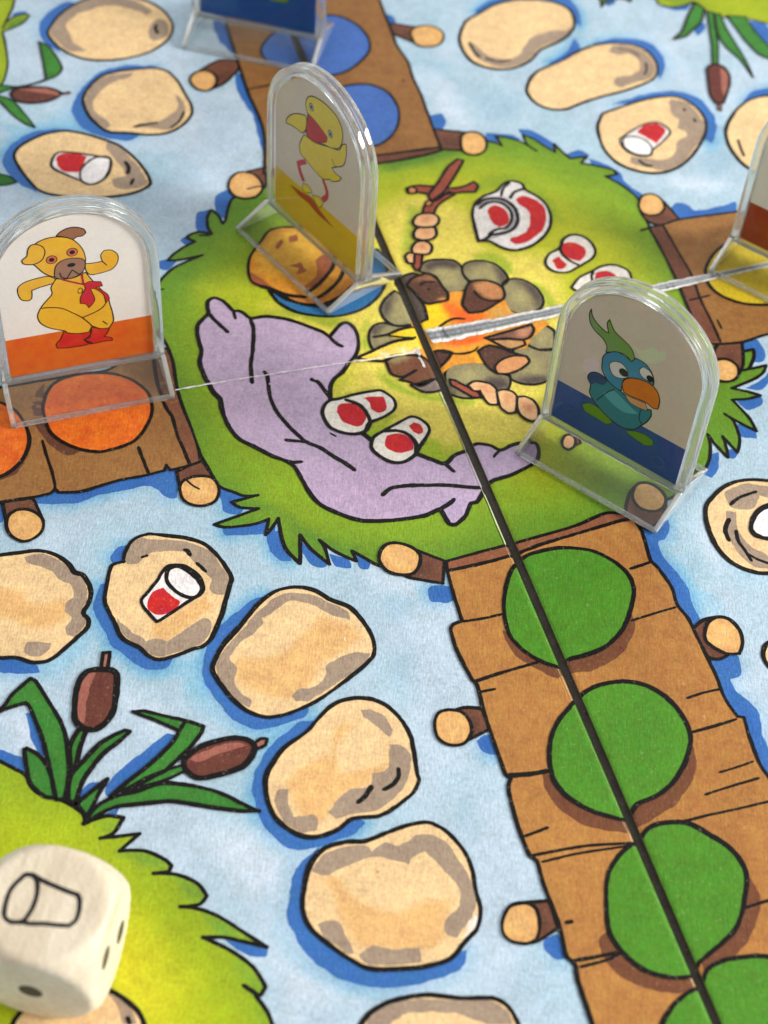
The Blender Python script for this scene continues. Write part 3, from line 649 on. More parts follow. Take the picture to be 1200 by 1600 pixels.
post("281,765 284,755 293,749 307,745 330,747 340,757 342,772 335,785 320,791 302,790 287,782", "276,738 300,726 316,720 328,738 343,762 300,765 281,762", "290,750 302,760 313,766")
post("10,820 14,806 30,797 50,799 66,812 67,828 55,841 38,847 20,840 12,830", "4,784 52,779 60,797 68,815 40,820 10,820")
post("357,293 362,278 375,270 395,273 408,285 410,297 400,308 380,311 365,306", "372,272 414,262 416,290 405,300 390,290", "385,297 405,292 409,294", 0.7)
post("297,125 302,117 313,112 328,113 338,122 337,133 327,142 313,142 302,135", "310,113 345,94 378,98 370,112 350,131 330,140", None, 0.7)
post("720,225 722,212 735,207 750,210 760,222 757,237 742,243 727,240 721,232", "676,202 722,207 735,209 728,236 690,234 680,220", None, 0.65)
post("642,50 655,42 675,42 690,50 693,60 685,71 665,74 650,70 644,60", "604,36 645,42 655,44 650,68 625,58 606,48", None, 0.6)
post("998,322 1003,308 1018,304 1032,311 1038,325 1030,335 1012,337 1002,331", "1000,330 1015,322 1038,316 1061,343 1037,353 1012,346", None, 0.65)
post("1110,577 1117,565 1133,562 1150,571 1154,585 1146,595 1129,597 1112,590", "1112,572 1122,538 1159,533 1161,570 1154,586 1130,580")

# ---- bridges
BR_S = P("697,878 740,866 790,853 838,840 900,822 950,802 985,806 1001,828 1009,852 1017,877 1027,887 1050,920 1058,946 1075,967 1087,992 1102,1022 1120,1060 1127,1080 1135,1097 1152,1120 1162,1122 1169,1147 1187,1195 1202,1217 1220,1262 1250,1400 1300,1650 1260,1760 960,1760 940,1650 925,1600 902,1530 898,1508 885,1495 872,1440 850,1385 838,1345 828,1338 812,1300 800,1260 794,1230 798,1217 790,1211 772,1160 755,1110 745,1070 738,1063 715,1020 704,985 707,977 722,971 712,940 700,897")
south = motif('printed_bridge', 4, BR_S, (176, 122, 64), soft=[((158, 106, 54), P("900,840 1010,860 1150,1130 1250,1500 1100,1400 960,1060"), 6, 0.6)], w=0.8, corner=50,
  patches=[((138, 84, 58), P("697,879 740,867 790,854 838,841 900,823 950,804 984,807 990,815 960,817 900,835 850,849 795,870 740,884 700,893")),
           (SHB, P("786,985 792,1005 802,1022 832,1043 873,1062 885,1050 872,1040 841,1030 813,1011 795,990")), (SHB, P("888,1028 910,1025 945,1011 972,984 985,950 992,975 985,1000 962,1030 922,1048 885,1052")),
           (SHB, P("846,1205 852,1235 878,1268 920,1292 985,1302 975,1278 950,1274 922,1265 900,1253 880,1238 864,1215")), (SHB, P("990,1262 1025,1243 1050,1223 1070,1190 1078,1158 1088,1190 1080,1225 1050,1262 1012,1285 990,1296")),
           (SHB, P("938,1468 940,1490 965,1522 1002,1542 1055,1553 1090,1546 1079,1525 1039,1525 1002,1512 969,1483 951,1453")), (SHB, P("1094,1500 1112,1487 1149,1451 1161,1410 1166,1365 1186,1395 1184,1432 1160,1480 1118,1512 1100,1520"))],
  inks=[(0.8, P("697,893 740,884 795,870 850,850 900,835 960,817 985,811")), (0.6, P("722,972 755,967 786,960")), (0.7, P("738,1067 780,1053 842,1035")), (0.5, P("745,1083 775,1077")),
        (0.9, P("792,1213 830,1210 858,1205")), (0.6, P("983,890 1005,883 1018,878")), (0.5, P("985,971 1020,960 1057,949")), (0.5, P("1072,1092 1100,1083 1127,1077")), (0.6, P("1080,1145 1110,1137 1152,1124")),
        (0.4, P("1122,1208 1150,1200 1178,1190")), (0.5, P("1100,1243 1140,1230 1187,1216")), (0.5, P("1065,1285 1100,1276 1150,1265 1210,1251")), (0.5, P("818,1308 840,1300 858,1293")),
        (0.6, P("830,1338 870,1330 920,1322 992,1318")), (0.5, P("845,1348 900,1335 985,1322")), (0.8, P("882,1443 896,1440")), (0.6, P("890,1503 930,1496 966,1489")), (0.5, P("905,1512 950,1500 970,1490")),
        (0.6, P("1161,1420 1200,1408 1240,1398"))])
def disc(s, col, w=0.95, soft=(), parent=None): return motif('printed_disc', 6, P(s), col, w=w, soft=soft, parent=parent, spacing=1.2)
disc("787,952 790,920 800,891 820,871 850,861 885,857 925,862 955,876 980,897 990,922 986,950 972,985 945,1012 910,1026 890,1031 872,1042 841,1032 813,1013 795,991", DISC, parent=south)
disc("858,1180 862,1150 872,1128 888,1108 904,1090 932,1073 970,1066 1003,1070 1030,1083 1055,1105 1074,1135 1079,1158 1070,1192 1050,1225 1025,1245 995,1258 978,1280 950,1276 922,1267 900,1255 880,1240 864,1217", DISC, parent=south)
disc("947,1397 951,1364 973,1331 995,1316 1012,1296 1031,1288 1072,1287 1108,1305 1145,1331 1165,1364 1162,1411 1149,1452 1112,1488 1092,1505 1079,1526 1039,1527 1002,1514 969,1485 951,1455", DISC, parent=south)
disc("1030,1620 1048,1577 1070,1555 1095,1540 1105,1516 1130,1502 1165,1496 1200,1496 1230,1510 1260,1560 1250,1640 1200,1700 1120,1710 1060,1680", DISC, parent=south)
north = motif('printed_bridge', 4, P("300,-110 330,-40 345,10 372,98 388,145 412,205 412,272 500,264 600,255 660,244 689,236 688,230 677,202 667,175 657,147 645,122 637,97 620,72 612,50 600,20 590,-10 570,-110"), (142, 98, 54), w=0.75,
  soft=[((126, 84, 46), P("450,0 560,120 640,230 500,240 420,100"), 5, 0.6)], patches=[((104, 62, 46), P("413,262 500,254 600,243 660,236 687,231 686,238 660,245 600,254 500,263 413,271"))],
  inks=[(0.7, P("412,262 500,254 600,242 687,231")), (0.6, P("628,128 632,126")), (0.5, P("388,140 400,138 440,130"))])
disc("408,82 415,65 440,45 480,30 520,25 555,38 575,60 577,80 560,100 535,115 500,120 450,108 420,98", (66, 104, 176), 0.7, parent=north)
disc("472,190 495,160 535,137 575,133 605,145 622,170 622,195 610,215 590,228 540,236 495,228", (66, 104, 176), 0.7, parent=north)
disc("380,-20 395,-40 430,-60 480,-60 520,-40 520,-10 490,8 440,10 400,0", (66, 104, 176), 0.7, parent=north)
west = motif('printed_bridge', 4, P("-90,815 -40,795 0,786 50,778 80,771 86,764 92,770 125,769 150,762 187,751 225,744 257,736 260,728 266,735 290,730 313,722 311,705 297,665 285,635 277,610 270,565 262,545 200,560 168,579 120,586 87,592 0,606 -90,620"), (150, 106, 60), w=0.8, corner=50,
  patches=[((126, 80, 56), P("262,548 270,565 277,610 285,635 297,665 311,705 312,718 297,725 289,708 277,680 269,652 259,637 246,600 240,566")), ((98, 62, 48), P("50,640 58,612 70,600 68,650 78,678 100,695 125,707 108,712 80,698 60,672")), ((98, 62, 48), P("-80,760 -40,756 0,752 25,740 40,722 25,730 0,744 -40,748"))],
  inks=[(0.8, P("240,560 246,600 259,637 269,652 277,680 289,708 297,728")), (0.6, P("66,688 72,710 82,740 87,765")), (0.8, P("216,698 222,715 233,742"))])
disc("68,645 70,625 80,605 100,592 140,584 180,586 210,597 230,615 238,640 230,665 210,690 180,702 155,707 125,703 95,690 78,675", (226, 110, 34), 0.85, [((214, 92, 30), P("75,610 200,600 230,640 120,650 70,660"), 3, 0.6)], parent=west)
disc("-70,700 -60,650 -30,630 0,630 25,645 42,670 46,690 38,715 20,735 0,746 -40,750", (222, 104, 34), 0.85, parent=west)
east = motif('printed_bridge', 4, P("1014,356 1036,352 1060,344 1141,333 1200,324 1290,314 1310,510 1260,515 1200,523 1160,535 1128,538 1106,536 1090,515 1072,475 1060,445 1038,400"), (150, 104, 56), w=0.7,
  patches=[((112, 68, 48), P("1016,357 1035,353 1060,395 1080,430 1095,470 1110,500 1125,535 1107,535 1091,514 1073,475 1061,445 1039,400"))],
  inks=[(0.6, P("1036,353 1060,395 1080,430 1095,470 1110,500 1126,536")), (0.5, P("1120,500 1128,515")), (0.5, P("1075,470 1085,468 1110,462")), (0.6, P("1000,361 1016,357"))])
disc("1102,425 1110,405 1125,388 1160,370 1200,360 1250,380 1260,430 1240,470 1200,477 1160,475 1125,462 1107,445", (212, 184, 40), 0.8, parent=east)

# ---- lilac blanket lying on the printed island
motif('printed_lilac_blanket', 3, P("326,470 335,466 350,472 365,487 372,486 381,490 391,498 415,495 450,500 480,510 505,520 515,527 525,515 533,507 542,505 552,512 558,523 560,542 555,557 546,568 538,580 523,592 517,602 516,618 520,640 560,672 590,695 625,705 650,710 675,719 695,725 710,712 727,705 736,697 747,694 767,697 782,704 800,696 820,692 836,693 841,700 840,718 830,727 800,742 772,751 762,757 754,770 745,785 736,787 727,807 712,820 702,819 692,802 687,796 665,806 650,809 607,814 565,814 540,807 502,790 485,772 472,750 460,730 447,721 427,714 400,700 372,685 355,662 346,637 344,625 332,612 320,590 312,565 315,550 309,527 309,510 317,499 326,490 324,480"),
  LILAC, w=1.0, spacing=1.2, corner=70, soft=[((176, 150, 182), P("560,720 640,740 640,800 560,810 500,790 490,750"), 6, 0.6), ((170, 152, 186), P("690,780 725,790 715,815 700,812"), 2, 0.7), ((174, 156, 184), P("340,540 440,500 520,560 440,600"), 6, 0.4)],
  inks=[(0.9, P("326,490 335,500 345,510 358,521")), (0.8, P("365,487 368,500")), (0.9, P("391,498 396,515 395,545 392,570 394,602")), (0.9, P("412,580 418,592 422,620 430,640 445,660 465,680 480,692 500,700 520,713 545,728 556,737")),
        (0.8, P("444,688 465,690 485,692")), (0.8, P("484,593 497,598 508,612 516,622")), (0.9, P("515,527 525,537 537,543")), (0.9, P("440,719 458,723 474,722")), (0.9, P("596,776 610,764 630,760 660,759 700,759 735,762 756,763")),
        (0.9, P("687,796 702,788 711,779")), (0.8, P("692,722 703,732 711,739")), (0.7, P("782,704 775,710 771,716")), (0.4, P("515,677 526,683"))])

# ---- cups and jug on the printed island
def tumbler(o, reds, line, w=0.8):
    motif('printed_cup', 5, P(o), (226, 220, 210), [(RED, P(r)) for r in reds], inks=[(w, P(line))], w=w)
tumbler("504,648 506,636 515,627 530,624 560,616 593,611 603,615 615,625 618,635 614,643 598,653 577,662 570,675 555,679 535,677 515,668", ["527,645 530,633 543,630 560,635 570,647 570,658 560,667 548,665 535,658", "567,622 585,620 600,620 604,630 600,642 590,646 582,642 578,632"], "538,625 560,633 572,645 578,662 571,675")
tumbler("580,700 583,685 598,675 620,663 642,652 655,655 668,665 671,673 665,685 655,700 648,712 630,723 612,723 595,715 583,705", ["600,695 603,682 620,679 638,684 646,695 643,705 625,709 607,703", "638,667 645,660 657,664 660,675 653,680 645,675"], "598,675 620,674 638,680 650,695 650,710")
tumbler("852,410 858,398 875,388 880,375 893,368 910,370 925,382 930,395 925,405 905,417 888,426 870,426 857,420", ["877,383 890,379 908,385 916,397 905,409 890,405 878,395", "862,407 872,402 886,413 882,420 870,421"], "874,388 880,400 893,410 906,416", 0.7)
tumbler("893,450 905,435 925,425 940,417 960,415 980,423 986,435 982,448 950,460 910,460", ["930,428 945,424 962,430 968,438 960,445 930,445"], "928,426 924,432 926,442", 0.7)
motif('printed_jug', 5, P("738,335 742,320 755,308 775,300 785,290 797,284 815,288 820,297 845,312 858,330 860,352 850,370 830,385 805,392 785,388 765,378 748,378 743,360"), (228, 222, 220),
  [((172, 166, 172), P("742,328 755,312 785,309 806,325 812,345 803,362 780,371 762,375 795,350 798,330 780,317 758,318")), ((228, 222, 220), P("746,335 756,320 780,318 796,330 798,348 786,360 768,364 758,370 750,370")),
   (RED, P("762,328 770,323 785,325 795,338 793,350 780,357 770,350 763,340")), (RED, P("806,312 815,307 835,312 850,325 853,345 845,362 825,378 805,382 796,377 800,373 820,365 828,350 825,332 812,320"))],
  inks=[(0.7, P("783,308 786,296 797,286")), (0.8, P("796,312 804,301 821,296")), (0.8, P("744,322 760,312 785,313 803,325 809,345 800,360 783,366 768,368 758,375 748,378")), (0.7, P("748,328 762,318 782,318 797,330 799,346 790,357 775,360 762,368"))], w=0.8)

# ---- campfire
def fstone(s, dark, light=OLIVE, lvl=3, inks=(), w=0.7): motif('printed_fire_stone', lvl, P(s), light, soft=[((166, 156, 104), P(s) * 0.5 + P(s).mean(0) * 0.5, 1.6, 0.8)] + [((74, 62, 64), P(d), 1.1, 0.95) for d in dark], w=w, spacing=0.8, inks=inks)
fstone("836,512 850,508 866,518 866,545 845,547 830,543 820,533", [])
fstone("800,548 820,540 845,548 866,547 862,590 845,600 820,601 800,594 795,586 812,570", ["800,596 845,602 862,590 830,588"])
fstone("695,587 697,578 710,568 730,564 753,567 770,580 797,588 795,607 770,618 750,622 720,622 700,612", ["700,605 745,615 795,605 790,590 765,590 740,600", "700,585 705,610 715,618 700,612"])
fstone("583,548 577,535 577,520 585,509 600,505 620,510 652,508 655,530 620,538 600,545", ["580,530 580,512 605,506 595,520"])
fstone("617,455 608,462 598,473 594,485 600,498 608,505 620,510 645,507 655,500 650,480 632,462", ["612,458 597,480 602,500 612,480"])
fstone("658,415 668,408 690,406 710,408 720,416 724,430 732,440 730,450 720,457 705,459 695,455 688,445 680,432 668,428 655,425", ["658,415 690,404 722,414 715,420 685,418 665,426"])
fstone("722,424 725,414 735,409 755,408 775,414 790,428 794,438 788,445 780,447 760,440 740,440 730,438", ["770,412 792,430 793,442 782,444 776,425", "724,420 740,408 765,408 735,415"])
fstone("785,445 792,438 808,436 825,441 840,452 848,465 849,475 842,484 825,489 805,491 790,482 783,476 788,460", ["800,436 835,446 849,470 842,484 834,468 815,446"], inks=[(0.8, P("783,477 795,486 808,491"))])
motif('printed_fire', 4, P("640,472 665,470 700,458 724,456 735,485 752,488 775,470 790,470 800,488 860,505 830,530 820,545 760,548 765,570 740,568 710,572 690,585 672,600 640,600 600,570 556,565 575,552 610,538 645,528"), (226, 150, 46), w=0, spacing=0.7,
  soft=[((248, 206, 26), P("655,478 690,470 700,500 680,515 655,520 600,545 570,562 640,550 655,540"), 1.2), ((238, 106, 30), P("690,472 712,474 724,484 760,490 750,505 715,505 700,495"), 1.2), ((204, 150, 74), P("765,480 800,486 840,505 800,505 770,500"), 1.5),
        ((240, 100, 36), P("690,537 755,524 762,530 720,540"), 0.8), ((242, 178, 44), P("740,548 762,545 765,570 745,565"), 1.5)])
motif('printed_flame', 6, P("555,562 580,551 600,541 620,534 650,531 658,545 640,556 610,558 600,567 572,565"), (242, 214, 76), w=0.6, close_ink=False, soft=[((248, 236, 190), P("590,556 640,545 640,550 590,561"), 0.8)],
  inks=[(0.8, P("555,562 580,551 600,541 620,534 648,530")), (0.5, P("605,525 625,528 648,529 650,526")), (0.7, P("583,528 605,524 625,516 648,511")), (0.7, P("556,561 575,566 600,567 612,559 640,556 660,557"))])
motif('printed_flame', 5, P("605,524 625,516 648,511 656,528 630,530 615,529"), (240, 206, 40), w=0.0)
def log(s, col=(100, 62, 42), soft=(), inks=(), lvl=6, w=0.7): motif('printed_log', lvl, P(s), col, soft=[(c, P(p), f) for c, p, f in soft], inks=[(a, P(b)) for a, b in inks], w=w, spacing=0.7)
log("603,568 615,560 640,557 662,560 675,570 684,590 668,600 655,605 640,598 625,595 650,580 628,590 611,585 607,576", (112, 70, 48), [((150, 138, 96), "605,568 620,560 640,560 620,568", 0.6)], [(0.6, "625,595 640,585 650,579")])
log("642,603 660,598 682,592 692,605 685,612 665,614 652,609", (128, 112, 106))
log("672,556 680,550 695,549 706,552 700,562 690,572 680,580", (82, 52, 44))
log("635,447 642,438 653,432 670,428 683,437 692,450 700,460 699,470 670,476 660,472 647,458", (88, 56, 42), [((156, 102, 66), "642,440 668,430 684,440 660,438", 0.8), ((214, 150, 84), "680,470 698,465 698,470", 0.4)], [(0.5, "655,447 665,442 680,442"), (0.9, "668,453 672,454")])
log("618,442 628,433 645,428 655,430 650,438 638,446 650,462 662,478 668,500 655,505 640,475", (84, 72, 66), lvl=5)
log("723,478 725,463 728,452 735,442 750,439 767,441 782,448 788,458 787,467 773,477 753,488 733,490", (90, 54, 40), [((190, 130, 82), "738,445 765,440 784,452 785,466 765,468 748,458", 0.6)], [(0.6, "740,455 750,466 765,471 784,470")])
log("747,550 765,541 800,552 815,556 790,570 776,584 766,578 755,565", (86, 54, 42))
log("773,575 785,563 805,557 822,558 827,566 815,577 795,585 778,585", (212, 148, 96), lvl=7)
log("758,529 790,520 830,508 834,516 828,528 815,532 790,530 765,532", (120, 78, 66), [((186, 130, 98), "805,515 832,512 825,530 808,528", 0.8)])
log("765,532 795,531 818,533 821,540 797,547 780,540", (190, 142, 92))
motif('printed_fire_line', 6, P("686,511 697,503 710,498 726,499 726,500 710,500 698,505 688,512"), INK, w=0.3)
motif('printed_fire_line', 6, P("690,552 720,553 740,549 747,543 741,550 722,555"), INK, w=0.3)

# ---- sticks with bread dough
def stick(s, col=(150, 72, 54), lvl=5): motif('printed_stick', lvl, P(s), col, w=0.7)
stick("635,295 650,291 675,292 705,295 725,292 740,285 747,291 742,301 725,301 700,304 670,304 650,301 637,302")
stick("702,300 710,305 690,317 682,325 678,335 660,335 662,325 668,315 680,315")
stick("715,250 724,252 710,277 692,302 674,315 669,307 685,285 700,262", lvl=6)
stick("647,398 660,398 657,420 650,424 645,416")
motif('printed_stick', 7, P("637,297 643,293 651,297 650,303 640,304"), (196, 126, 78), w=0.6)
motif('printed_stick', 7, P("664,318 670,314 676,318 673,323 666,323"), (180, 128, 66), w=0.5)
stick("703,594 710,595 725,603 745,612 752,622 740,622 715,608 704,601")
stick("893,684 903,684 907,693 896,698")
def bun(s, lvl=6): motif('printed_bread', lvl, P(s), (226, 178, 130), soft=[((206, 136, 90), P(s) * 0.45 + P(s).mean(0) * 0.55 - np.array([0, 3]), 0.9, 0.8)], w=0.7, spacing=0.7)
bun("637,412 633,402 638,396 648,397 647,413"); bun("643,390 650,380 662,378 672,382 675,390 670,398 658,399 645,397", 7); bun("646,366 652,358 668,355 680,358 682,368 675,375 660,377 648,374", 8); bun("645,348 652,338 668,335 682,338 686,346 680,355 660,357 648,354", 9)
bun("731,603 740,597 755,598 768,602 777,612 778,633 765,633 755,622 750,612 740,612", 6); bun("776,613 785,610 800,613 808,622 806,645 795,647 782,638", 7); bun("808,622 820,621 833,627 841,640 840,657 830,660 815,652 808,640", 8)
bun("878,690 884,681 893,681 899,688 896,700 888,704 880,700", 6)

# ---- plate of pancakes
motif('printed_plate', 3, P("421,455 435,473 460,487 495,494 530,494 565,484 590,465 603,440 603,405 590,390 570,400 540,440 480,465"), (44, 110, 164), w=0.8, soft=[((190, 190, 190), P("460,470 470,475 466,478"), 0.4)])
motif('printed_pancakes', 4, P("388,425 390,405 400,388 410,375 420,362 440,356 465,357 490,365 515,385 535,408 562,420 572,440 560,455 535,470 505,479 480,478 455,470 425,452 405,447 393,440"), (224, 152, 46), w=0.75, spacing=0.8, soft=[((240, 184, 66), P("400,395 425,368 460,362 500,378 505,395 480,420 440,430 410,425"), 1.6, 0.8), ((204, 120, 44), P("430,452 470,468 520,455 545,432 560,440 540,470 480,480"), 1.0, 0.7)],
  patches=[((168, 92, 56), P("390,425 403,432 424,448 420,453 400,448 390,438")), ((168, 92, 56), P("495,405 515,395 521,415 502,440 480,453 475,448 495,430")), ((168, 92, 56), P("452,370 465,368 465,378 452,380")), ((168, 92, 56), P("430,385 440,375 443,380 433,390")), ((168, 92, 56), P("452,417 468,410 480,424 464,430 466,420")), ((190, 116, 50), P("425,452 460,460 500,462 530,440 500,472 470,474"))],
  inks=[(0.9, P("405,447 425,453 450,462 480,465")), (1.0, P("478,460 500,443 519,420 524,402")), (0.9, P("490,470 512,456 530,438 540,415")), (0.9, P("503,478 532,464 552,446")), (0.6, P("424,454 450,470 480,476 505,476"))])

# ---- folds: scuffed left crease, highlight painted pale; right hinge, worn edges, sheen painted grey
cr_ = Print()
q, f = smooth(ground(P("657,553 560,567 480,579 400,592 330,603 274,613")), False, 0.4)
cr_.ink(q, f, 0.24, 0.30, (232, 226, 232), False, rough=1.2)
q, f = smooth(ground(P("655,545 640,554 600,562 560,568")), False, 0.4); cr_.ink(q, f, 0.5, 0.31, (246, 238, 200), False, taper=True, rough=0.4)
for s in ("649,545 653,551 656,558", "654,560 660,568 664,576"):
    q, f = smooth(ground(P(s)), False, 0.3); cr_.ink(q, f, 0.5, 0.32, (206, 202, 196), False, taper=True, rough=0.5)
cr_.build('fold_crease', TAPE, board)

def ribbon_lines(a, b, n):
    A, _ = smooth(ground(P(a)), False, 0.5); B, _ = smooth(ground(P(b)), False, 0.5)
    f = lambda X: X[np.linspace(0, len(X) - 1, n).round().astype(int)]
    return f(A), f(B)
hn = Print(); n = 260
A, B = ribbon_lines("663,517 700,511 767,500 860,482 996,452 1054,440 1107,430 1200,411 1320,386", "676,538 710,533 760,522 852,501 960,477 1031,459 1112,439 1200,419 1320,393", n)
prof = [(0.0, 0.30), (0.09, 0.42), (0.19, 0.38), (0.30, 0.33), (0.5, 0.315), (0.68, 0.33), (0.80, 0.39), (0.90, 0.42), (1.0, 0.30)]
cols = [(214, 210, 204), (240, 238, 234), (184, 184, 184), (98, 102, 106), (138, 142, 146), (98, 102, 104), (190, 190, 190), (244, 242, 238), (220, 214, 206)]  # middle greys paint the glossy reflection in the fold, whites are worn paper
vv = []; cc = []
for i in range(n):
    j1, j2 = (rng.random(2) - 0.5) * 0.05 + np.array([fbm(A[i:i+1], 1.6, 4)[0] - 0.5, fbm(A[i:i+1], 1.1, 9)[0] - 0.5]) * 0.5
    fade = min(1, i / 6)
    for k, (u, z) in enumerate(prof):
        e = j1 * (1 - u * 2.5) if u < 0.4 else (j2 * (u - 0.6) * 2.5 if u > 0.6 else 0)
        p = A[i] + (B[i] - A[i]) * (u - e * 0.5)
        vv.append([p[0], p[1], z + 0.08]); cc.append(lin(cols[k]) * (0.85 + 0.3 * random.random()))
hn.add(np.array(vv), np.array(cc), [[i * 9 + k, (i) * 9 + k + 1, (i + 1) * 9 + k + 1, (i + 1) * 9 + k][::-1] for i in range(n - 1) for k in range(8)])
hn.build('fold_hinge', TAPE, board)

gp = Print2()
e0 = La - dD * UPL; 
pts_ = []
for k in range(0, 420, 2):
    a_ = proj_on(La, Ln, lc - dD * UPL + dD * k); b_ = proj_on(Ra, Rn, rc - dD * UPL + dD * k)
    pts_.append([a_[0] - Ln[0] * 0.3, a_[1], -0.95]); pts_.append([b_[0] + Rn[0] * 0.3, b_[1], -0.85])
gp.add(np.array(pts_), np.array([lin((72, 67, 61)) * (0.8 + 0.4 * random.random()) for _ in pts_]), [[2*i, 2*i+2, 2*i+3, 2*i+1][::-1] for i in range(len(pts_)//2 - 1)])
gp.build('board_core', BOARD, board, hfun=None)
we = Print2()  # pale ribbon that paints in the highlight along the cut edge
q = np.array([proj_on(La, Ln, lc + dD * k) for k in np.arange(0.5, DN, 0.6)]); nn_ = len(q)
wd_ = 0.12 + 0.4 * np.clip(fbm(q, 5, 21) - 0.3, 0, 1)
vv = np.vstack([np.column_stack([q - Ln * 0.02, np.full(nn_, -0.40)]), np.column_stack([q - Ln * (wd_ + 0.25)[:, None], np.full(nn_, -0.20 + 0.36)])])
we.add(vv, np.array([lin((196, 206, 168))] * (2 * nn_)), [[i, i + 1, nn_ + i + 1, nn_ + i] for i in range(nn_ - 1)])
we.build('painted_edge_highlight', BOARD, board, hfun=None)

# ------------------------------------------------------------------ clear standing figures
W2, HT, HB, FD, TH = 16.0, 45.6, 4.2, 9.86, 1.66
def arch(hw, z0, zs, n=28):
    """outline of a round-topped plate, x and z, anticlockwise"""
    a = np.linspace(0, math.pi, n)
    return [(-hw, z0), (hw, z0)] + [(hw * math.cos(t), zs + hw * math.sin(t)) for t in a]
def mesh_obj(name, v, f, mat, parent, smooth_angle=None, bevel=0.0, seg=2):
    me = bpy.data.meshes.new(name); me.from_pydata((np.array(v, float) * MM).tolist(), [], f); me.materials.append(mat); me.update()
    o = bpy.data.objects.new(name, me); scene.collection.objects.link(o); o.parent = parent
    if bevel:
        b = o.modifiers.new('bevel', 'BEVEL'); b.width = bevel * MM; b.segments = seg; b.limit_method = 'ANGLE'; b.angle_limit = math.radians(40); b.harden_normals = False
        me.polygons.foreach_set('use_smooth', [True] * len(me.polygons))
        wn = o.modifiers.new('normals', 'WEIGHTED_NORMAL'); wn.keep_sharp = True
    return o
def ring_solid(out, inn, y0, y1):
    n = len(out); v = []
    for y in (y0, y1):
        for lst in (out, inn): v += [(x, y, z) for x, z in lst]
    f = []
    for i in range(n):
        j = (i + 1) % n
        f.append((i, j, n + j, n + i))                    # front (-y)
        f.append((2*n + i, 3*n + i, 3*n + j, 2*n + j))    # back
        f.append((i, 2*n + i, 2*n + j, j))                # outside
        f.append((n + i, n + j, 3*n + j, 3*n + i))        # inside
    return v, f
def prism(poly_yz, x0, x1):
    n = len(poly_yz); v = [(x0, y, z) for y, z in poly_yz] + [(x1, y, z) for y, z in poly_yz]
    f = [tuple(range(n))[::-1], tuple(range(n, 2*n))] + [(i, (i+1) % n, n + (i+1) % n, n + i) for i in range(n)]
    return v, f
def plane_pt(pc, px, yo=0.0):
    """photo points carried on to the upright card of a figure: local x and z"""
    X, Y, a = pc; a = math.radians(a)
    ex = np.array([math.cos(a), math.sin(a), 0]); ey = np.array([-math.sin(a), math.cos(a), 0])
    px = np.atleast_2d(px); d = FWD * FOC + np.outer(px[:, 0] - 600, RT) - np.outer(px[:, 1] - 800, UP)
    O = np.array([X, Y, 0]) + ey * yo; t = ((O - CAM) @ ey) / (d @ ey)
    Q = CAM + d * t[:, None] - O
    return np.stack([Q @ ex, Q[:, 2]], -1)

class Card:
    """shapes printed on a figure's card; x and z of the card, later turned upright"""
    def __init__(s, pc, ox, oy, k): s.pc, s.o, s.k = pc, (ox, oy), k; s.pr = Print2()
    def g(s, t):
        q = plane_pt(s.pc, P(t, *s.o, s.k), CARD_Y - 0.2); return q
    def shape(s, t, col, lvl, w=0.22, raw=None, closed_ink=True):
        q, fl = smooth(s.g(t) if raw is None else raw, True, 0.35, 60)
        s.pr.fill(q, lvl * 0.012, col, 1.4)
        if w: s.pr.ink(q, fl, w, lvl * 0.012 + 0.006, (40, 30, 22), True, rough=0.1)
    def line(s, t, lvl, w=0.22, col=(40, 30, 22), taper=False):
        q, fl = smooth(s.g(t), False, 0.3); s.pr.ink(q, fl, w, lvl * 0.012 + 0.008, col, False, taper=taper, rough=0.1)
    def dot(s, t, r, col, lvl, ry=None):
        c = s.g(t)[0]; a = np.linspace(0, 2*math.pi, 18, endpoint=False); ry = ry or r
        s.pr.fill(np.column_stack([c[0] + np.cos(a) * r, c[1] + np.sin(a) * ry]), lvl * 0.012, col, 5)
    def build(s, name, parent):
        v = np.array(s.pr.v); w = np.column_stack([v[:, 0], CARD_Y - 0.2 - v[:, 2], v[:, 1]]); s.pr.v = w.tolist()
        return s.pr.build(name, CARD, parent, hfun=None)
_PC = (-61.09, 27.05, 21.24), (-18.70, 68.56, -46.74), (42.88, 16.86, -32.30), (-39.46, 141.17, -9.76), (83.10, 73.04, -31.31)
BIRD = _PC[2]
CARD_Y = -0.55
CW, CZ0, CZS = 14.0, HB + 0.35, 28.8        # card half width, foot and spring heights

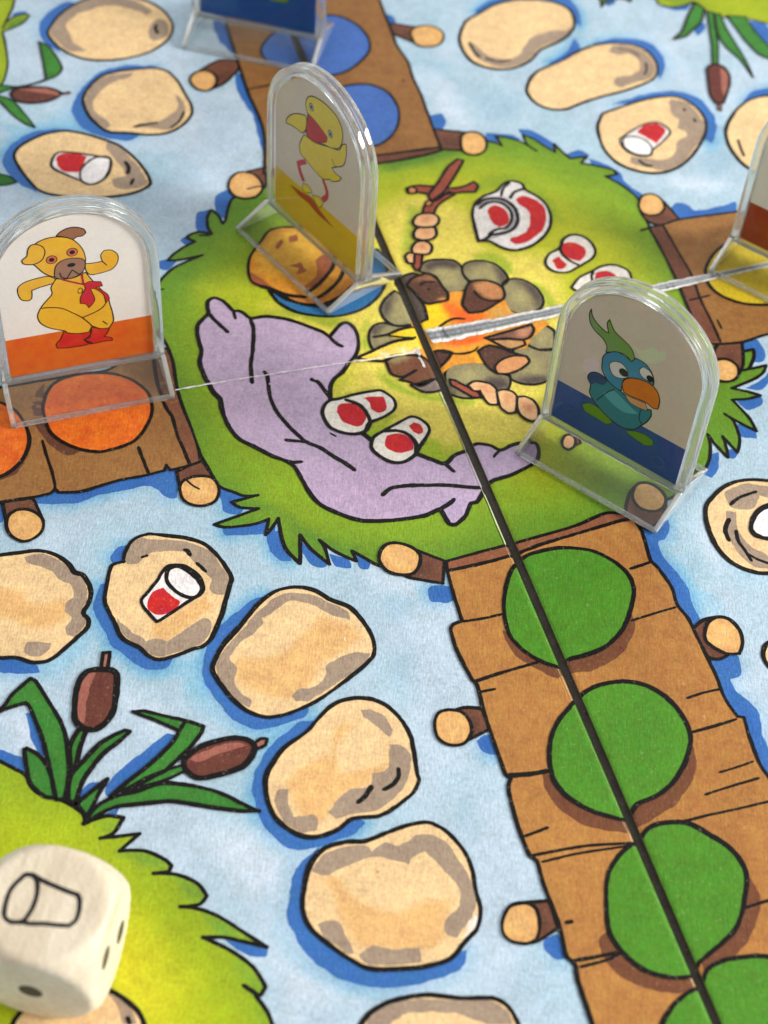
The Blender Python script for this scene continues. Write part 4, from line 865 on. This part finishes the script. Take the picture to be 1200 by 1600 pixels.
def figure(name, pc, band, label, white=(240, 232, 226)):
    root = empty(name, (pc[0], pc[1], 0.3), math.radians(pc[2]), label, 'game piece')
    zs = HT - W2
    out = arch(W2, HB - 0.9, zs); inn = arch(W2 - 1.9, HB + 0.1, zs)
    for y0, y1 in ((-TH, -0.06), (0.06, TH)):
        v, f = ring_solid(out, inn, y0, y1)
        mesh_obj('clear_rim', v, f, PLASTIC, root, bevel=0.35, seg=3)
    face = arch(W2 - 1.95, HB + 0.15, zs)
    for y in (-TH + 0.35, TH - 0.35):
        v = [(x, y, z) for x, z in face]; n = len(v)
        mesh_obj('clear_window', v, [tuple(range(n)) if y < 0 else tuple(range(n))[::-1]], SHEET, root)
    # moulded ring marks and a little gate mark on the rim
    # foot: two sloping clear plates closed by thin end walls
    t = 1.0
    prof = [(-FD, 0), (-FD, 0.7), (-TH - 0.2, HB + 0.1), (TH + 0.2, HB + 0.1), (FD, 0.7), (FD, 0), (FD - 0.9, 0), (TH - 0.2, HB - t - 0.2), (-TH + 0.2, HB - t - 0.2), (-FD + 0.9, 0)]
    for sg in (-1, 1):
        slab = [(sg * FD, 0.75), (sg * (TH + 0.2), HB + 0.1), (sg * (TH - 0.2), HB - 0.75), (sg * (FD - 1.0), 0.05)]
        if sg > 0: slab = slab[::-1]
        v, f = prism(slab, -W2 + 0.95, W2 - 0.95); mesh_obj('clear_foot', v, f, SHEET, root)
        bar = [(sg * (FD + 0.05), 0.0), (sg * (FD + 0.05), 0.85), (sg * (FD - 0.75), 0.95), (sg * (FD - 0.9), 0.0)]
        if sg > 0: bar = bar[::-1]
        v, f = prism(bar, -W2 + 0.1, W2 - 0.1); mesh_obj('foot_edge', v, [x[::-1] for x in f], EDGE, root, bevel=0.2)
    tri = [(-FD, 0), (-FD, 0.7), (-TH - 0.2, HB + 0.1), (TH + 0.2, HB + 0.1), (FD, 0.7), (FD, 0)]
    for x0, x1 in ((-W2 + 0.05, -W2 + 0.93), (W2 - 0.93, W2 - 0.05)):
        v, f = prism(tri, x0, x1); mesh_obj('foot_end', v, f, PLASTIC, root, bevel=0.2)
        for sg in (-1, 1):
            bead = [(sg * (FD + 0.1), 0.72), (sg * (TH + 0.25), HB + 0.2), (sg * (TH + 0.25), HB - 0.3), (sg * (FD - 0.7), 0.5)]
            if sg > 0: bead = bead[::-1]
            v, f = prism(bead, x0 - 0.06, x1 + 0.06); mesh_obj('foot_bead', v, f, EDGE, root, bevel=0.15)
    seat = [(-TH - 0.35, HB - 0.25), (TH + 0.35, HB - 0.25), (TH + 0.35, HB + 0.28), (-TH - 0.35, HB + 0.28)]
    v, f = prism(seat, -W2 + 1.0, W2 - 1.0); mesh_obj('foot_ridge', v, f, EDGE2, root, bevel=0.15)
    # printed card inside
    pr = Print2(); body = smooth(np.array(arch(CW, CZ0, CZS)), True, 1.0, 60)[0]
    top = [(x, z) for x, z in arch(CW, 14.6, CZS)]
    pr.fill(np.array(top), 0, white, 3.0)
    pr.fill(np.array([(-CW, CZ0), (CW, CZ0), (CW, 14.6), (-CW, 14.6)]), 0, band, 3.0)
    vv = np.array(pr.v); n = len(vv)
    fr = np.column_stack([vv[:, 0], np.full(n, CARD_Y - 0.2), vv[:, 1]]); bk = np.column_stack([vv[:, 0], np.full(n, 0.05), vv[:, 1]])
    pr.v = fr.tolist() + bk.tolist(); pr.c = pr.c + pr.c; pr.f = pr.f + [[n + i for i in x][::-1] for x in pr.f]
    card = pr.build('picture_card', CARD, root, hfun=None)
    # round moulding marks low on the window
    for x in ((-9.6, 9.6) if pc is BIRD else ()):
        k = 24; a = np.linspace(0, 2*math.pi, k, endpoint=False); r0, r1 = 1.25, 1.42
        v = [(x + math.cos(t_) * r, -TH + 0.30, 8.6 + math.sin(t_) * r) for r in (r0, r1) for t_ in a]
        mesh_obj('moulding_mark', v, [(i, (i+1) % k, k + (i+1) % k, k + i) for i in range(k)], MARK, root)
    return root, card
MARK = flat_material('moulding_mark', (84, 96, 128), 0.2, 0.05)

DOG, CHICK, BIRD, BLU, REDP = _PC
_, card = figure('standing_figure', DOG, (222, 104, 36), 'clear standing game piece with a dancing yellow dog above an orange band')
c = Card(DOG, 0, 280, 3.81); Y = (238, 180, 52)
c.shape("335,345 360,320 400,300 450,293 500,305 512,325 490,345 460,350 430,370 400,355", (158, 104, 78), 1)
c.shape("330,600 290,585 230,595 150,620 110,650 108,690 130,725 170,730 190,715 190,670 240,650 320,625", Y, 1)
c.shape("505,510 560,505 610,495 600,460 620,432 660,428 700,455 700,500 670,540 620,560 540,575 515,555", Y, 1)
c.shape("385,905 470,920 543,905 535,950 500,962 550,980 500,995 400,1010 345,1012 335,990 360,960", (208, 46, 40), 1)
c.shape("545,885 600,895 655,885 640,920 622,942 665,950 670,965 620,970 540,985 500,962 540,930", (208, 46, 40), 1)
c.shape("335,600 305,650 310,690 260,750 240,780 225,820 240,860 290,890 390,910 400,920 470,925 530,915 550,880 600,895 650,890 675,850 670,800 655,750 640,700 600,660 560,620 510,560 470,580 400,600", Y, 2)
c.shape("205,400 260,365 340,350 420,360 470,395 500,440 510,490 500,540 470,580 400,600 330,590 270,570 220,530 190,500 200,450", Y, 4)
c.shape("185,400 220,395 255,410 268,440 255,480 225,505 185,515 140,510 132,490 160,465 165,430", Y, 5)
c.shape("325,560 335,520 370,490 430,475 490,480 508,500 500,545 470,575 420,595 370,600 330,590", (160, 116, 92), 6)
for e in ("308,485", "430,440"):
    c.dot(e, 1.05, (40, 26, 20), 7); c.dot(e, 0.9, (214, 110, 66), 8); c.dot(e, 0.5, (24, 20, 20), 9)
c.dot("425,516", 0.75, (24, 20, 20), 8, 0.5)
c.line("355,562 370,590 400,595 430,545 470,570 497,558", 8, 0.26)
for s in ("240,775 300,770 370,775 430,800 490,830 540,870 550,885", "490,830 560,800 610,770 640,730", "612,850 640,870", "610,495 638,518"): c.line(s, 4, 0.2)
c.shape("500,632 530,615 600,615 611,640 570,650 600,662 640,690 651,720 630,740 615,690 560,655 540,660 565,720 550,750 530,770 515,750 480,745 480,710 508,655", (204, 44, 56), 7, 0.16)
c.line("370,602 430,617 500,632 492,600 488,568", 7, 0.4, (170, 30, 36)); c.line("465,665 478,652 492,660 488,682 470,685 463,672", 6, 0.16)
c.build('printed_dog', card)

_, card = figure('standing_figure', CHICK, (226, 190, 40), 'clear standing game piece with a yellow chick on a skateboard above a yellow band', white=(226, 212, 194))  # card white toned down because this face stands in shade
c = Card(CHICK, 350, 70, 3.556); Y = (240, 214, 76)
c.line("455,655 413,665 425,715 443,765", 1, 1.0, (206, 70, 76)); c.line("550,755 572,820 570,850 545,870", 1, 1.0, (206, 70, 76))
c.shape("370,785 430,825 490,862 530,925 608,1022 590,1005 520,945 470,885 420,845", (196, 72, 44), 1, 0.1)
c.shape("440,775 470,790 490,830 450,825 434,800", Y, 2, 0.12); c.shape("490,840 530,850 552,890 530,912 508,880", Y, 2, 0.12)
c.shape("345,440 350,415 380,392 420,390 455,400 462,450 440,495 400,470 370,450", Y, 2)
c.shape("445,505 420,560 425,610 460,650 500,700 550,750 590,755 600,765 640,762 652,745 620,720 600,690 630,685 665,675 680,620 680,560 660,560 640,590 590,575 520,555 480,530", Y, 3)
c.line("600,640 615,680 635,685", 4, 0.18)
c.shape("455,340 465,300 490,292 530,310 580,350 630,410 655,470 660,530 642,578 600,580 560,562 500,540 455,495 460,440 465,390", Y, 4)
c.shape("470,390 500,420 540,470 575,520 570,545 530,550 490,540 460,508 460,450", (204, 70, 62), 5, 0.14)
for e in ("487,352", "592,502"):
    c.dot(e, 0.75, (90, 90, 90), 6, 0.95); c.dot(e, 0.6, (176, 180, 176), 7, 0.8); c.dot(e, 0.28, (20, 20, 26), 8, 0.4)
c.build('printed_chick', card)

_, card = figure('standing_figure', BIRD, (50, 84, 146), 'clear standing game piece with a blue parrot with green crest above a navy band', white=(216, 202, 182))  # shade on this card is put into its darker white
c = Card(BIRD, 780, 420, 3.333)
c.shape('690,400 740,430 800,410 830,440 870,430 860,480 810,500 750,490 720,450', (214, 220, 184), 1, 0); c.shape('440,480 500,470 520,500 510,540 470,560 440,530', (226, 208, 208), 1, 0)
c.shape("430,710 470,705 530,740 590,805 560,815 500,780 445,745", (104, 150, 44), 1, 0.1); c.shape("655,850 700,850 760,870 800,900 800,925 760,925 690,880", (104, 150, 44), 1, 0.1)
c.shape("480,215 470,240 475,290 500,330 540,370 560,410 555,440 600,440 650,450 690,490 705,495 700,450 680,410 640,370 600,330 575,270 562,290 570,340 550,330 510,290 485,250", (118, 160, 80), 3)
c.shape("460,570 480,545 520,550 570,590 640,650 720,720 790,740 790,770 770,800 740,820 700,840 640,830 580,790 520,730 490,690 470,650 475,610", (50, 128, 144), 2)
c.shape("540,652 600,640 700,740 725,760 650,752 580,700", (88, 170, 180), 3, 0)
c.line("505,690 560,650 600,630", 4, 0.16); c.line("735,740 728,790 745,815", 4, 0.16)
c.shape("462,572 480,547 520,552 565,590 540,610 500,600 475,612", (48, 74, 120), 3, 0)
c.shape("535,500 540,465 560,445 620,440 690,490 710,470 760,500 795,550 805,600 790,625 770,600 700,575 650,580 635,640 600,620 560,580 535,530", (66, 140, 176), 4)
c.shape("655,660 700,680 760,705 772,745 720,725 680,700", (222, 160, 116), 5, 0.12)
c.shape("640,600 670,575 720,578 780,600 820,640 835,690 825,735 800,730 770,705 740,690 690,670 650,650", (224, 122, 42), 6)
c.shape("575,500 600,487 640,500 668,540 665,570 630,575 595,560 578,530", (224, 218, 214), 5, 0.16); c.shape("730,530 750,515 785,540 803,580 795,600 760,580 735,555", (224, 218, 214), 5, 0.16)
c.dot("647,545", 0.95, (22, 26, 28), 7); c.dot("785,577", 0.75, (22, 26, 28), 7)
c.build('printed_parrot', card)

_, card = figure('standing_figure', BLU, (30, 84, 156), 'clear game piece with a navy card at the top edge on the blue disc bridge')
c = Card(BLU, 240, 0, 3)
c.shape("515,-40 560,-30 620,-10 635,5 620,18 580,14 540,0", (110, 150, 50), 1, 0.1); c.shape("380,-50 420,-45 440,-20 410,-5 385,-20", (110, 150, 50), 1, 0.1)
c.build('printed_feet', card)
_, card = figure('standing_figure', REDP, (168, 72, 38), 'clear game piece with a rust red band at the right edge on the yellow disc')

# ------------------------------------------------------------------ wooden die
def die():
    root = empty('wooden_die', (-44.13, -93.64, 0.02), math.radians(-7.56), 'pale wooden die showing an outlined beaker, lower left corner on the grass', 'die')
    import bmesh
    S = 19.2; h = S / 2; n = 22
    bm = bmesh.new(); bmesh.ops.create_cube(bm, size=2.0)
    bmesh.ops.subdivide_edges(bm, edges=bm.edges[:], cuts=n, use_grid_fill=True)
    R = 13.25                                                # cube tumbled against a sphere: round faces, soft corners
    for v in bm.verts:
        p = Vector(v.co) * h
        r = p.length
        # smooth minimum between cube and sphere
        k = 0.35; hh = max(0.0, k - abs(r - R)) / k
        m = min(r, R) - hh * hh * k * 0.25
        q = p * (m / r)
        # round the long edges a little
        e = [abs(c) for c in q]; e.sort()
        v.co = q * MM
    for f in bm.faces: f.smooth = True
    me = bpy.data.meshes.new('die_body'); bm.to_mesh(me); bm.free()
    mt, t, o = new_mat('bare_maple'); L = t.links.new
    tc = N(t, 'ShaderNodeTexCoord'); mp = N(t, 'ShaderNodeMapping'); mp.inputs['Scale'].default_value = (1, 0.22, 1); mp.inputs['Rotation'].default_value = (0, 0, 0.35); L(tc.outputs['Object'], mp.inputs['Vector'])
    n1 = N(t, 'ShaderNodeTexNoise', Scale=900.0, Detail=4.0, Roughness=0.65); n2 = N(t, 'ShaderNodeTexNoise', Scale=130.0, Detail=2.0); n3 = N(t, 'ShaderNodeTexVoronoi', Scale=1500.0)
    L(mp.outputs[0], n1.inputs['Vector']); L(mp.outputs[0], n2.inputs['Vector']); L(tc.outputs['Object'], n3.inputs['Vector'])
    cr = N(t, 'ShaderNodeValToRGB'); cr.color_ramp.elements[0].color = (*lin((204, 186, 158)), 1); cr.color_ramp.elements[1].color = (*lin((236, 224, 202)), 1)
    cr.color_ramp.elements[0].position = 0.3; cr.color_ramp.elements[1].position = 0.62
    L(mathn(t, 'ADD', mathn(t, 'MULTIPLY', n1.outputs['Fac'], 0.5), mathn(t, 'MULTIPLY', n2.outputs['Fac'], 0.5)), cr.inputs['Fac'])
    b = N(t, 'ShaderNodeBump', Strength=0.5, Distance=0.00025); L(mathn(t, 'ADD', n1.outputs['Fac'], mathn(t, 'MULTIPLY', n3.outputs['Distance'], 0.5)), b.inputs['Height'])
    pr = N(t, 'ShaderNodeBsdfPrincipled', Roughness=0.55); L(cr.outputs[0], pr.inputs['Base Color']); L(b.outputs[0], pr.inputs['Normal']); L(pr.outputs[0], o.inputs[0])
    me.materials.append(mt)
    ob = bpy.data.objects.new('die_body', me); scene.collection.objects.link(ob); ob.parent = root; ob.location = (0, 0, h * MM)
    ink = flat_material('die_ink', (8, 7, 10), 0.7, 0.3, 900)
    # pips: small sunk-looking ovals lying on their faces
    def pip(name, c, ax, r):
        k = 20; v = []
        u = Vector((1, 0, 0)) if abs(ax[0]) < 0.5 else Vector((0, 1, 0)); w = Vector(ax).cross(u)
        v.append(Vector(c) + Vector(ax) * 0.03)
        for i in range(k):
            a = i * 2 * math.pi / k; v.append(Vector(c) + (u * math.cos(a) + w * math.sin(a)) * r + Vector(ax) * 0.015)
        f = [(0, 1 + i, 1 + (i + 1) % k) for i in range(k)]
        p = mesh_obj(name, [tuple(x) for x in v], f, PIP, root)
    PIP = flat_material('die_pip', (66, 60, 52), 0.6, 0.25, 700)
    pip('pip', (0.0, -h, h), (0, -1, 0), 1.85)
    pip('pip', (h, -3.2, h + 2.4), (1, 0, 0), 1.85); pip('pip', (h, 3.2, h - 2.2), (1, 0, 0), 1.85)
    # outlined beaker on the top face
    pc = Print2(); a = math.radians(-7.56)
    def top(px):
        px = P(px, 0, 1280, 4.615); d = FWD * FOC + np.outer(px[:, 0] - 600, RT) - np.outer(px[:, 1] - 800, UP)
        t_ = (S - CAM[2]) / d[:, 2]; q = (CAM + d * t_[:, None])[:, :2] - np.array([-44.13, -93.64])
        return np.stack([q[:, 0] * math.cos(a) + q[:, 1] * math.sin(a), -q[:, 0] * math.sin(a) + q[:, 1] * math.cos(a)], -1)
    q, f = smooth(top("30,690 35,640 55,560 90,490 140,440 190,400 230,405 262,440 272,490 260,570 230,650 170,730 100,745 55,730"), True, 0.3); pc.ink(q, f, 0.66, S + 0.03, (20, 18, 22), True, rough=0.12)
    q, f = smooth(top("190,400 240,405 300,440 380,475 470,515 560,545 575,590 570,660 545,730 500,768 420,765 320,755 230,755 160,745 100,745"), False, 0.3, 40); pc.ink(q, f, 0.66, S + 0.035, (20, 18, 22), False, rough=0.12)
    pc.build('drawn_beaker', ink, root, hfun=None)
die()
